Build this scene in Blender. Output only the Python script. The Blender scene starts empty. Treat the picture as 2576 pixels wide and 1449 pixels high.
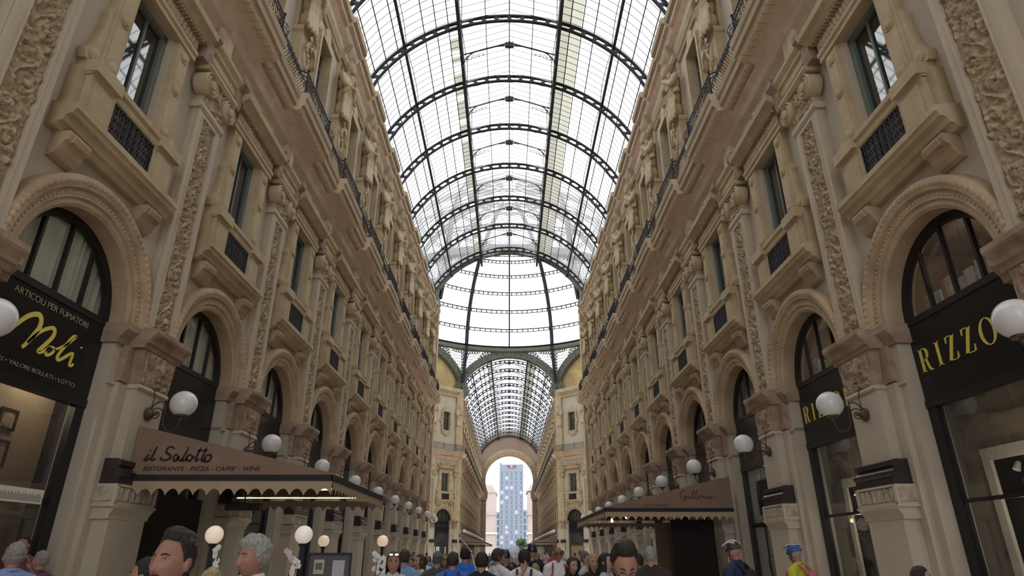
import bpy, bmesh, math, random
from math import sin, cos, pi, sqrt, atan2, radians
from mathutils import Vector, Matrix, noise

random.seed(7)
SC = bpy.context.scene
COL = SC.collection
ORD = ['nearest', 'second', 'third', 'fourth', 'fifth', 'sixth', 'seventh', 'eighth', 'ninth', 'tenth', 'eleventh',
       'twelfth', 'thirteenth', 'fourteenth', 'fifteenth', 'sixteenth']

# ------------------------------------------------------------------ materials
def mat(name, col, rough=0.7, bump=0.0, bscale=8.0, var=0.0, vscale=1.5, metal=0.0, spec=0.4, emit=None, estr=0.0, dirt=None, ior=1.45):
    m = bpy.data.materials.new(name); m.use_nodes = True
    nt = m.node_tree; b = nt.nodes['Principled BSDF']
    b.inputs['Base Color'].default_value = (*col, 1); b.inputs['IOR'].default_value = ior; b.inputs['Roughness'].default_value = rough
    b.inputs['Metallic'].default_value = metal; b.inputs['Specular IOR Level'].default_value = spec
    if emit:
        b.inputs['Emission Color'].default_value = (*emit, 1); b.inputs['Emission Strength'].default_value = estr
    if var or bump:
        tc = nt.nodes.new('ShaderNodeTexCoord')
    if var:
        n = nt.nodes.new('ShaderNodeTexNoise'); n.inputs['Scale'].default_value = vscale; n.inputs['Detail'].default_value = 6
        n.inputs['Roughness'].default_value = .65
        r = nt.nodes.new('ShaderNodeValToRGB')
        d = dirt or tuple(c * (1 - var) for c in col)
        r.color_ramp.elements[0].position = .32; r.color_ramp.elements[1].position = .68
        r.color_ramp.elements[0].color = (*d, 1)
        r.color_ramp.elements[1].color = (*[min(1, c * (1 + var * .35)) for c in col], 1)
        nt.links.new(tc.outputs['Object'], n.inputs['Vector']); nt.links.new(n.outputs['Fac'], r.inputs['Fac'])
        nt.links.new(r.outputs['Color'], b.inputs['Base Color'])
    if bump:
        n2 = nt.nodes.new('ShaderNodeTexNoise'); n2.inputs['Scale'].default_value = bscale; n2.inputs['Detail'].default_value = 5
        bp = nt.nodes.new('ShaderNodeBump'); bp.inputs['Strength'].default_value = bump; bp.inputs['Distance'].default_value = .03
        nt.links.new(tc.outputs['Object'], n2.inputs['Vector']); nt.links.new(n2.outputs['Fac'], bp.inputs['Height'])
        nt.links.new(bp.outputs['Normal'], b.inputs['Normal'])
    return m

def glass_mat(name, tint, opaque, rough=.05, diff=(.8, .8, .8), trans_diff=True):
    """thin pane: clear transmission mixed with diffuse dirt, and a Fresnel reflection"""
    m = bpy.data.materials.new(name); m.use_nodes = True; nt = m.node_tree
    nt.nodes.remove(nt.nodes['Principled BSDF']); out = nt.nodes['Material Output']
    tr = nt.nodes.new('ShaderNodeBsdfTransparent'); tr.inputs[0].default_value = (*tint, 1)
    df = nt.nodes.new('ShaderNodeBsdfTranslucent' if trans_diff else 'ShaderNodeBsdfDiffuse'); df.inputs[0].default_value = (*diff, 1)
    gl = nt.nodes.new('ShaderNodeBsdfGlossy'); gl.inputs['Roughness'].default_value = rough; gl.inputs[0].default_value = (.9, .9, .9, 1)
    m1 = nt.nodes.new('ShaderNodeMixShader'); m1.inputs[0].default_value = opaque
    nt.links.new(tr.outputs[0], m1.inputs[1]); nt.links.new(df.outputs[0], m1.inputs[2])
    lw = nt.nodes.new('ShaderNodeLayerWeight'); lw.inputs[0].default_value = .5
    pw = nt.nodes.new('ShaderNodeMath'); pw.operation = 'POWER'; pw.inputs[1].default_value = 4.0
    ma = nt.nodes.new('ShaderNodeMath'); ma.operation = 'MULTIPLY_ADD'; ma.inputs[1].default_value = .75; ma.inputs[2].default_value = .045
    m2 = nt.nodes.new('ShaderNodeMixShader')
    nt.links.new(lw.outputs['Facing'], pw.inputs[0]); nt.links.new(pw.outputs[0], ma.inputs[0])
    nt.links.new(ma.outputs[0], m2.inputs[0]); nt.links.new(m1.outputs[0], m2.inputs[1]); nt.links.new(gl.outputs[0], m2.inputs[2])
    nt.links.new(m2.outputs[0], out.inputs['Surface'])
    return m

M = {}
M['plaster'] = mat('plaster', (.455, .40, .325), .85, .12, 14, .08, .8)
M['stone'] = mat('ochre_stone', (.455, .370, .245), .8, .25, 16, .16, 1.1, dirt=(.36, .275, .165))
M['stone_lt'] = mat('pale_stone', (0.464, 0.392, 0.300), .75, .2, 18, .12, .9)
M['relief'] = mat('carved_stone', (.450, .365, .240), .85, .3, 30, .32, 5, dirt=(.25, .185, .115))
M['relief_grey'] = mat('carved_grey_stone', (.42, .365, .29), .85, .3, 30, .3, 6, dirt=(.24, .20, .155))
M['arch'] = mat('arch_stone', (.425, .322, .212), .8, .35, 22, .2, 1.4, dirt=(.31, .215, .135))
M['soffit'] = mat('soffit_stone', (.62, .485, .365), .9, .25, 14, .16, 1.6, dirt=(.47, .36, .265))
M['fascia'] = mat('fascia_stone', (.40, .315, .205), .85, .3, 20, .2, 1.5)
M['capital'] = mat('capital_stone', (0.352, 0.260, 0.192), .8, .4, 24, .28, 3, dirt=(0.208, 0.136, 0.096))
M['pier'] = mat('pier_stone', (0.448, 0.392, 0.312), .55, .1, 10, .10, 1.2)
M['black'] = mat('black_marble', (.035, .024, .028), .3, .05, 8, .3, 4)
M['iron'] = mat('black_iron', (.022, .021, .03), .5, 0, spec=.3)
M['ironlt'] = mat('iron_panel', (.045, .042, .052), .6, .4, 40, .4, 12)
M['roofiron'] = mat('roof_iron', (.028, .027, .033), .6, 0, spec=.2)
M['octiron'] = mat('grey_green_iron', (.135, .14, .112), .6, .1, 10, .25, 2)
M['winframe'] = mat('window_frame', (.13, .155, .14), .5)
M['shopframe'] = mat('shop_frame', (.011, .010, .0115), .35, spec=.4)
M['sign'] = mat('sign_board', (.010, .010, .012), .25, spec=.35)
M['gold'] = mat('gold_letter', (.62, .50, .10), .45)
M['noli'] = mat('yellow_letter', (.72, .60, .12), .5)
M['dullgold'] = mat('dull_letter', (.30, .235, .16), .5)
M['floor'] = mat('marble_floor', (.66, .59, .50), .4, 0, 8, .2, .6)
M['curtain'] = mat('curtain', (.66, .66, .60), .9, .2, 6, .12, 2)
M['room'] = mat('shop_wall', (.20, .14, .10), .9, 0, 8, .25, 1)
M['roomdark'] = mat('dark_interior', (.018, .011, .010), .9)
M['roombeige'] = mat('shop_panel', (.34, .27, .20), .8, 0, 8, .1, 1)
M['white'] = mat('white_panel', (.66, .61, .53), .6)
M['globe'] = mat('opal_globe', (.56, .55, .55), .18, emit=(1, .97, .95), estr=.02, spec=.5)
M['globe_on'] = mat('lit_globe', (.75, .68, .6), .25, emit=(1, .72, .50), estr=.42, spec=.5)
M['globe_pale'] = mat('pale_lit_globe', (.78, .74, .7), .25, emit=(1, .86, .76), estr=.30, spec=.5)
M['bracket'] = mat('bronze_bracket', (.085, .055, .04), .5, metal=.3)
M['awning'] = mat('awning_cloth', (.215, .145, .105), .9, .15, 120, .10, 3)
M['awnblack'] = mat('awning_black', (.016, .013, .016), .7)
M['valance'] = mat('valance_cloth', (.36, .275, .185), .9, .15, 90, .08, 3)
M['awntext'] = mat('awning_text', (.028, .018, .018), .9)
M['awntext_dim'] = mat('awning_text_faded', (.075, .045, .038), .9)
M['tube'] = mat('strip_light', (.9, .85, .6), .5, emit=(1, .9, .6), estr=1.3)
M['bulb'] = mat('warm_bulb', (1, .8, .5), .5, emit=(1, .75, .38), estr=9)
M['winglass'] = mat('window_glass', (.012, .015, .017), .03, spec=.5, ior=2.3)
M['pane'] = glass_mat('roof_pane', (.88, .90, .90), .20, .30)
M['pane_faint'] = glass_mat('faint_cream_roof_pane', (.30, .30, .25), .85, .3, (.29, .283, .235))
M['pane_cream'] = glass_mat('cream_roof_pane', (.25, .25, .2), .90, .2, (.24, .232, .19))
M['shopglass'] = glass_mat('shop_glass', (.86, .87, .86), .015, .02, trans_diff=False)
M['lunglass'] = glass_mat('lunette_glass', (.93, .94, .93), .01, .03, trans_diff=False)
M['mosaic'] = mat('lunette_plaster', (.50, .42, .17), .8, .1, 9, .25, .5, dirt=(.33, .22, .13))
M['tower'] = mat('tower_wall', (.185, .215, .265), .7, 0, 8, .06, .1)
M['towerwin'] = mat('tower_window', (.07, .10, .14), .5)
M['towerlt'] = mat('tower_frame', (.30, .34, .41), .7)
M['palehouse'] = mat('pale_house', (.40, .35, .335), .8, 0, 8, .1, .3)
M['book'] = None

# ------------------------------------------------------------------ mesh builder
class MB:
    def __init__(s):
        s.v = []; s.f = []; s.mi = []; s.cur = 0
    def add(s, vs, fs, xf=None):
        o = len(s.v)
        if xf is not None: vs = [tuple(xf @ Vector(v)) for v in vs]
        s.v.extend(vs)
        s.f.extend([tuple(i + o for i in f) for f in fs]); s.mi.extend([s.cur] * len(fs))
        return s
    def box(s, x0, x1, y0, y1, z0, z1, xf=None):
        vs = [(x0, y0, z0), (x1, y0, z0), (x1, y1, z0), (x0, y1, z0), (x0, y0, z1), (x1, y0, z1), (x1, y1, z1), (x0, y1, z1)]
        return s.add(vs, [(0, 3, 2, 1), (4, 5, 6, 7), (0, 1, 5, 4), (1, 2, 6, 5), (2, 3, 7, 6), (3, 0, 4, 7)], xf)
    def bar(s, a, b, w, h=None, up=(0, 0, 1)):
        a = Vector(a); b = Vector(b); d = (b - a); L = d.length
        if L < 1e-6: return s
        d /= L; h = h or w; u = Vector(up)
        if abs(d.dot(u)) > .98: u = Vector((0, 1, 0))
        r = d.cross(u).normalized(); u = r.cross(d)
        vs = []
        for p in (a, b):
            for sx, sy in ((-1, -1), (1, -1), (1, 1), (-1, 1)):
                vs.append(tuple(p + r * (sx * w / 2) + u * (sy * h / 2)))
        return s.add(vs, [(0, 1, 2, 3), (7, 6, 5, 4), (0, 4, 5, 1), (1, 5, 6, 2), (2, 6, 7, 3), (3, 7, 4, 0)])
    def tube(s, pts, r, n=6, cap=True, closed=False):
        pts = [Vector(p) for p in pts]; N = len(pts); rs = r if isinstance(r, (list, tuple)) else [r] * N
        o = len(s.v); prev = None; vs = []
        for i, p in enumerate(pts):
            if closed: t = pts[(i + 1) % N] - pts[i - 1]
            else: t = (pts[min(i + 1, N - 1)] - pts[max(i - 1, 0)])
            if t.length < 1e-9: t = Vector((0, 0, 1))
            t.normalize()
            if prev is None:
                u = Vector((0, 0, 1)) if abs(t.z) < .9 else Vector((0, 1, 0))
                prev = (u - t * u.dot(t)).normalized()
            else:
                prev = (prev - t * prev.dot(t))
                prev = prev.normalized() if prev.length > 1e-6 else t.orthogonal().normalized()
            b = t.cross(prev)
            for k in range(n):
                a = 2 * pi * k / n; vs.append(tuple(p + (prev * cos(a) + b * sin(a)) * rs[i]))
        fs = []
        for i in range(N if closed else N - 1):
            j = (i + 1) % N
            for k in range(n):
                k2 = (k + 1) % n; fs.append((i * n + k, i * n + k2, j * n + k2, j * n + k))
        if cap and not closed:
            fs.append(tuple(range(n - 1, -1, -1))); fs.append(tuple((N - 1) * n + k for k in range(n)))
        return s.add(vs, fs)
    def prism(s, poly, y0, y1, plane='xz', xf=None):
        """polygon (a,b) in plane xz extruded along y, or yz extruded along x, or xy along z"""
        def P(a, b, t):
            return (a, t, b) if plane == 'xz' else (t, a, b) if plane == 'yz' else (a, b, t)
        n = len(poly)
        vs = [P(a, b, y0) for a, b in poly] + [P(a, b, y1) for a, b in poly]
        fs = [tuple(range(n)), tuple(range(2 * n - 1, n - 1, -1))] + [(i, i + n, (i + 1) % n + n, (i + 1) % n) for i in range(n)]
        return s.add(vs, fs, xf)
    def ring(s, outer, inner, y0, y1, plane='xz'):
        """flat ring between two loops of equal length, extruded"""
        def P(a, b, t):
            return (a, t, b) if plane == 'xz' else (t, a, b) if plane == 'yz' else (a, b, t)
        n = len(outer)
        vs = [P(*p, y0) for p in outer] + [P(*p, y0) for p in inner] + [P(*p, y1) for p in outer] + [P(*p, y1) for p in inner]
        fs = []
        for i in range(n):
            j = (i + 1) % n
            fs += [(i, j, n + j, n + i), (2 * n + i, 3 * n + i, 3 * n + j, 2 * n + j), (i, 2 * n + i, 2 * n + j, j), (n + i, n + j, 3 * n + j, 3 * n + i)]
        return s.add(vs, fs)
    def arc_sweep(s, cx, cz, prof, a0, a1, n, closed_prof=True):
        """profile [(r,y)] swept about (cx,cz) in the xz plane"""
        vs = []; m = len(prof)
        for i in range(n + 1):
            a = a0 + (a1 - a0) * i / n
            for r, y in prof: vs.append((cx + r * cos(a), y, cz + r * sin(a)))
        fs = []
        for i in range(n):
            for k in range(m if closed_prof else m - 1):
                k2 = (k + 1) % m; fs.append((i * m + k, i * m + k2, (i + 1) * m + k2, (i + 1) * m + k))
        if closed_prof:
            fs.append(tuple(range(m - 1, -1, -1))); fs.append(tuple(n * m + k for k in range(m)))
        return s.add(vs, fs)
    def sweep_x(s, prof, x0, x1):
        return s.prism(prof, x0, x1, 'yz')
    def lathe(s, prof, n=16, c=(0, 0, 0), xf=None):
        vs = []; m = len(prof)
        for r, z in prof:
            for k in range(n):
                a = 2 * pi * k / n; vs.append((c[0] + r * cos(a), c[1] + r * sin(a), c[2] + z))
        fs = []
        for i in range(m - 1):
            for k in range(n):
                k2 = (k + 1) % n; fs.append((i * n + k, i * n + k2, (i + 1) * n + k2, (i + 1) * n + k))
        fs.append(tuple(range(n - 1, -1, -1))); fs.append(tuple((m - 1) * n + k for k in range(n)))
        return s.add(vs, fs, xf)
    def ball(s, c, r, n=12, m=8, xf=None):
        rx, ry, rz = (r, r, r) if not isinstance(r, (tuple, list)) else r
        vs = [(c[0], c[1], c[2] - rz)]
        for i in range(1, m):
            t = -pi / 2 + pi * i / m
            for k in range(n):
                a = 2 * pi * k / n; vs.append((c[0] + rx * cos(t) * cos(a), c[1] + ry * cos(t) * sin(a), c[2] + rz * sin(t)))
        vs.append((c[0], c[1], c[2] + rz)); fs = []
        for k in range(n):
            k2 = (k + 1) % n; fs.append((0, 1 + k2, 1 + k)); fs.append((len(vs) - 1, 1 + (m - 2) * n + k, 1 + (m - 2) * n + k2))
        for i in range(m - 2):
            for k in range(n):
                k2 = (k + 1) % n; fs.append((1 + i * n + k, 1 + i * n + k2, 1 + (i + 1) * n + k2, 1 + (i + 1) * n + k))
        return s.add(vs, fs, xf)
    def relief(s, x0, x1, z0, z1, y, h, nx, nz, fn, border=True):
        """carved panel: heightfield in the xz plane standing on y"""
        vs = []; fs = []
        for j in range(nz + 1):
            for i in range(nx + 1):
                u = i / nx; w = j / nz; e = 0 if (i in (0, nx) or j in (0, nz)) else 1
                vs.append((x0 + (x1 - x0) * u, y + h * fn(u * (x1 - x0), w * (z1 - z0)) * e, z0 + (z1 - z0) * w))
        for j in range(nz):
            for i in range(nx):
                a = j * (nx + 1) + i; fs.append((a, a + 1, a + nx + 2, a + nx + 1))
        return s.add(vs, fs)
    def mesh(s, name, mats, smooth=False):
        me = bpy.data.meshes.new(name); me.from_pydata(s.v, [], s.f)
        if not isinstance(mats, (list, tuple)): mats = [mats]
        for m in mats: me.materials.append(m)
        me.polygons.foreach_set('material_index', s.mi)
        bm = bmesh.new(); bm.from_mesh(me); bmesh.ops.recalc_face_normals(bm, faces=bm.faces); bm.to_mesh(me); bm.free()
        if smooth:
            me.polygons.foreach_set('use_smooth', [True] * len(me.polygons))
            if smooth is not True: me.set_sharp_from_angle(angle=smooth)
        me.update(); return me
    def obj(s, name, mats, parent=None, smooth=False):
        return link(name, s.mesh(name, mats, smooth), parent)

def link(name, data, parent=None):
    o = bpy.data.objects.new(name, data); COL.objects.link(o)
    if parent: o.parent = parent
    return o
def tag(o, label=None, cat=None, group=None, kind=None):
    if label: o['label'] = label
    if cat: o['category'] = cat
    if group: o['group'] = group
    if kind: o['kind'] = kind
    return o
def thing(name, label=None, cat=None, group=None, loc=(0, 0, 0), rz=0, kind=None):
    o = bpy.data.objects.new(name, None); COL.objects.link(o); o.location = loc; o.rotation_euler = (0, 0, rz); o.empty_display_size = .2
    return tag(o, label, cat, group, kind)
def kids(o): return CH.get(o.name, ())
CH = {}
def dup(src, M4, label=None, group=None):
    """copy a thing, its parts and sub-parts"""
    c = src.copy(); COL.objects.link(c); c.matrix_world = M4
    if label: c['label'] = label
    if group: c['group'] = group
    for ch in PROTO_CH[src.name]:
        d = ch.copy(); COL.objects.link(d); d.parent = c
        for g in PROTO_CH.get(ch.name, ()):
            e = g.copy(); COL.objects.link(e); e.parent = d
    return c
PROTO_CH = {}
def proto_done(root):
    PROTO_CH[root.name] = list(root.children)
    for ch in root.children: PROTO_CH[ch.name] = list(ch.children)
def place(root, used, M4, label, group=None):
    """the first call moves the first one itself, later calls copy it"""
    if root.name not in used:
        used.add(root.name); root.matrix_world = M4; root['label'] = label
        if group: root['group'] = group
        return root
    return dup(root, M4, label, group)
USED = set()
# ------------------------------------------------------------------ measures (metres; camera stands at the origin looking along +Y)
W = 7.35            # wall plane
BAY = 4.88
YP0 = 12.12         # a pilaster
YE = 57.4           # end of the near arm
YF = 92.8           # start of the far arm
YC = (YE + YF) / 2
YZ = 164.0          # far portal
HB = BAY / 2
ZI = 5.75           # impost
def side_matrix(side, y, x=W, z=0):
    """local x along the wall, local y out into the arcade"""
    if side == 'right': return Matrix.Translation((x, y, z)) @ Matrix.Rotation(pi / 2, 4, 'Z')
    return Matrix.Translation((-x, y, z)) @ Matrix.Rotation(-pi / 2, 4, 'Z')

# ------------------------------------------------------------------ carving patterns
def nz3(x, z, s, k=0): return noise.noise(Vector((x * s, z * s, k * 7.3)))
def vine(w, P):
    """scrolling foliage about a wavy stem, for a panel of width w"""
    def fn(x, z):
        x -= w / 2
        stem = .26 * w * sin(2 * pi * z / P); h = .75 * math.exp(-((x - stem) / (.05 * w)) ** 2)
        for k in (-1, 0, 1, 2):
            ci = math.floor(z / (P / 2)) + k; cz = (ci + .5) * P / 2
            cx = -.17 * w * (1 if ci % 2 == 0 else -1)
            dx, dz = x - cx, z - cz; r = sqrt(dx * dx + dz * dz)
            if r < .34 * w:
                ph = atan2(dz, dx) * (1 if ci % 2 == 0 else -1)
                h = max(h, (.55 + .45 * cos(ph - r / w * 26)) * (1 - (r / (.34 * w)) ** 3))
                if r < .06 * w: h = 1
        n = nz3(x, z, 11) * .35 + nz3(x, z, 24, 1) * .45 + nz3(x, z, 44, 3) * .2
        lf = max(0, nz3(x, z, 8.5, 2)) * 1.35
        e = min(1, (w / 2 - abs(x)) / (.06 * w))
        return max(0, min(1.2, max(h, lf) + n)) * max(0, e)
    return fn
def palmettes(step):
    def fn(x, z):
        u = (x / step) % 1 - .5
        return max(0, .7 - abs(u) * 1.2 + .4 * cos(u * 22) * (.3 + z * 2)) + .2 * nz3(x, z, 20)
    return fn
def leafy(w, h):
    def fn(x, z):
        u = x / w - .5; v = z / h
        f = .6 * abs(sin(u * 9 * pi / 1.8)) * (.4 + .6 * v) + .5 * max(0, 1 - ((u / .16) ** 2 + ((v - .55) / .35) ** 2)) + .55 * nz3(x, z, 8, 4) + .3 * nz3(x, z, 18, 5)
        return max(0, f)
    return fn

# ------------------------------------------------------------------ pier below a pilaster (local x=0 its axis)
def make_pier():
    r = thing('stone_pier', '', 'pier')
    m = MB(); m.box(-.98, .98, -.55, .02, 0, ZI - .02); m.obj('jamb', M['pier'], r)
    m = MB(); m.box(-.78, .78, .0, .13, 0, 4.66); m.obj('backing_strip', M['pier'], r)
    m = MB(); m.box(-.64, .64, .05, .47, 0, .35).box(-.57, .57, .05, .42, .35, 2.30); m.obj('pedestal', M['pier'], r)
    m = MB(); m.sweep_x([(.0, 2.28), (.43, 2.28), (.44, 2.36), (.49, 2.43), (.52, 2.46), (.52, 2.49), (.0, 2.49)], -.64, .64)
    m.box(-.70, .70, 0, .52, 2.48, 2.52)
    m.obj('pedestal_cornice', M['pier'], r)
    m = MB(); m.box(-.66, .66, .0, .46, 2.52, 2.86)
    for x0, x1 in ((-.68, -.60), (.60, .68)): m.box(x0, x1, .05, .50, 2.52, 2.86)
    m.box(-.68, .68, .05, .50, 2.52, 2.56).box(-.68, .68, .05, .50, 2.82, 2.86)
    b = m.obj('carved_band', M['pier'], r)
    m = MB(); m.relief(-.60, .60, 2.56, 2.82, .462, .034, 48, 10, palmettes(.2)); m.obj('palmette_frieze', M['relief_grey'], b)
    for sx in (-1, 1):
        m = MB(); m.add([(sx * .70, .10, 2.57), (sx * .70, .44, 2.57), (sx * .70, .44, 2.81), (sx * .70, .10, 2.81), (sx * .66, .08, 2.55), (sx * .66, .46, 2.55), (sx * .66, .46, 2.83), (sx * .66, .08, 2.83)], [(0, 1, 2, 3), (4, 5, 1, 0), (5, 6, 2, 1), (6, 7, 3, 2), (7, 4, 0, 3)]); m.obj('side_frieze', M['relief_grey'], b)
    m = MB(); m.sweep_x([(0, 2.86), (.47, 2.86), (.47, 3.0), (.50, 3.03), (.50, 3.08), (.44, 3.10), (.40, 3.16), (.44, 3.19), (.44, 3.27), (.36, 3.3), (0, 3.3)], -.64, .64)
    m.obj('black_base', M['black'], r)
    m = MB(); m.box(-.50, .50, .05, .33, 3.3, 4.66); m.obj('shaft', M['pier'], r)
    m = MB(); m.sweep_x([(0, 4.6), (.36, 4.6), (.38, 4.64), (.36, 4.68), (0, 4.68)], -.54, .54)
    m.box(-.98, .98, -.5, .06, 4.6, 4.68)
    m.obj('necking', M['pier'], r)
    m = MB(); m.prism([(-.50, 4.68), (.50, 4.68), (.60, 5.36), (-.60, 5.36)], .0, .36, 'xz'); m.box(-.80, .80, -.4, .16, 4.68, 5.36)
    cap = m.obj('capital', M['capital'], r)
    m = MB(); m.relief(-.50, .50, 4.71, 5.34, .362, .075, 40, 26, leafy(1.0, .63)); m.obj('acanthus_relief', M['capital'], cap)
    prof = [(0, 5.36), (.38, 5.36), (.40, 5.44), (.46, 5.46), (.47, 5.54), (.56, 5.62), (.58, 5.66), (.58, 5.74), (0, 5.74)]
    m = MB(); m.sweep_x(prof, -.70, .70)
    m.sweep_x([(-.5, 5.36), (.08, 5.36), (.10, 5.46), (.16, 5.54), (.22, 5.62), (.22, 5.74), (-.5, 5.74)], -1.06, 1.06)
    m.obj('impost_cornice', M['capital'], r)
    proto_done(r); return r

# ------------------------------------------------------------------ pilaster above the impost
def make_pilaster():
    r = thing('carved_pilaster', '', 'pilaster')
    z0, z1 = 5.75, 11.25
    m = MB(); m.box(-.52, .52, -.05, .17, z0, z1); m.obj('shaft', M['stone_lt'], r)
    m = MB()
    for x0, x1 in ((-.52, -.36), (.36, .52)): m.box(x0, x1, .16, .235, z0, z1)
    m.box(-.36, .36, .16, .235, z0, z0 + .14).box(-.36, .36, .16, .235, z1 - .16, z1)
    for x in (-.36, .325): m.box(x, x + .035, .16, .255, z0 + .14, z1 - .16)
    m.obj('panel_border', M['stone_lt'], r)
    m = MB(); m.relief(-.325, .325, z0 + .14, z1 - .16, .172, .075, 40, 320, vine(.65, 1.0)); m.obj('foliage_relief', M['relief'], r, smooth=radians(50))
    m = MB(); m.sweep_x([(0, 11.2), (.25, 11.2), (.29, 11.26), (.27, 11.32), (.27, 11.38), (0, 11.38)], -.60, .60); m.obj('astragal', M['stone_lt'], r)
    m = MB(); m.prism([(-.5, 11.38), (.5, 11.38), (.56, 12.2), (-.56, 12.2)], -.02, .25)
    cap = m.obj('ionic_capital', M['stone'], r)
    m = MB(); m.relief(-.42, .42, 11.4, 12.15, .252, .10, 34, 30, leafy(.84, .75)); m.obj('leaf_relief', M['relief'], cap)
    for sx in (-1, 1):
        m = MB(); m.lathe([(.30, -.2), (.30, .10), (.27, .14), (.25, .10), (.23, .10), (.19, .15), (.16, .11), (.11, .11), (.10, .17), (.02, .19)], 20,
                          xf=Matrix.Translation((sx * .50, .26, 11.86)) @ Matrix.Rotation(-pi / 2, 4, 'X'))
        m.obj('volute', M['stone'], r, smooth=radians(35))
    m = MB(); m.sweep_x([(0, 12.16), (.34, 12.16), (.40, 12.24), (.40, 12.32), (0, 12.32)], -.74, .74); m.obj('abacus', M['stone'], r)
    m = MB(); m.sweep_x([(0, 12.32), (.26, 12.32), (.26, 12.5), (.30, 12.52), (.30, 12.72), (.36, 12.76), (.36, 12.84), (.44, 12.95), (.44, 13.06), (0, 13.06)], -.70, .70)
    m.obj('entablature', M['stone'], r)
    for sx in (-1, 1):
        m = MB(); m.sweep_x([(0, 12.28), (.32, 12.28), (.36, 12.5), (.36, 12.8), (.52, 12.96), (.52, 13.14), (0, 13.14)], sx * .84 - .16, sx * .84 + .16)
        m.obj('end_block', M['capital'], r)
    proto_done(r); return r

# ------------------------------------------------------------------ archivolt (local x=0 bay axis)
def make_arch():
    r = thing('stone_arch', '', 'arch')
    m = MB(); m.arc_sweep(0, ZI, [(1.46, -.5), (1.46, .06), (1.52, .10), (1.60, .10), (1.62, .14), (1.76, .14), (1.78, .20), (1.90, .24), (2.0, .20), (2.02, .0), (2.02, -.05)], 0, pi, 40)
    m.obj('archivolt', M['arch'], r, smooth=radians(30))
    m = MB()
    for i in range(56):
        a = pi * (i + .5) / 56
        m.ball((1.69 * cos(a), .145, ZI + 1.69 * sin(a)), (.026, .018, .026), 6, 4)
    m.obj('bead_moulding', M['stone'], r)
    m = MB()
    for i in range(44):
        a = pi * (i + .5) / 44
        m.ball((1.90 * cos(a), .222, ZI + 1.90 * sin(a)), (.060, .028, .060), 8, 5)
    m.obj('egg_moulding', M['arch'], r)
    proto_done(r); return r

def volute_bracket(m, sx, x, z0, z1, y0, y1):
    pts = []
    H = z1 - z0
    for i in range(25):
        t = i / 24
        pts.append((x + sx * (.06 + .26 * (1 - t) ** 1.4 + .10 * math.exp(-((t - .12) / .1) ** 2) + .07 * math.exp(-((t - .86) / .06) ** 2)), z0 + H * t))
    poly = [(x, z0)] + pts + [(x, z1)]
    if sx < 0: poly = poly[::-1]
    m.prism(poly, y0, y1)

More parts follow.
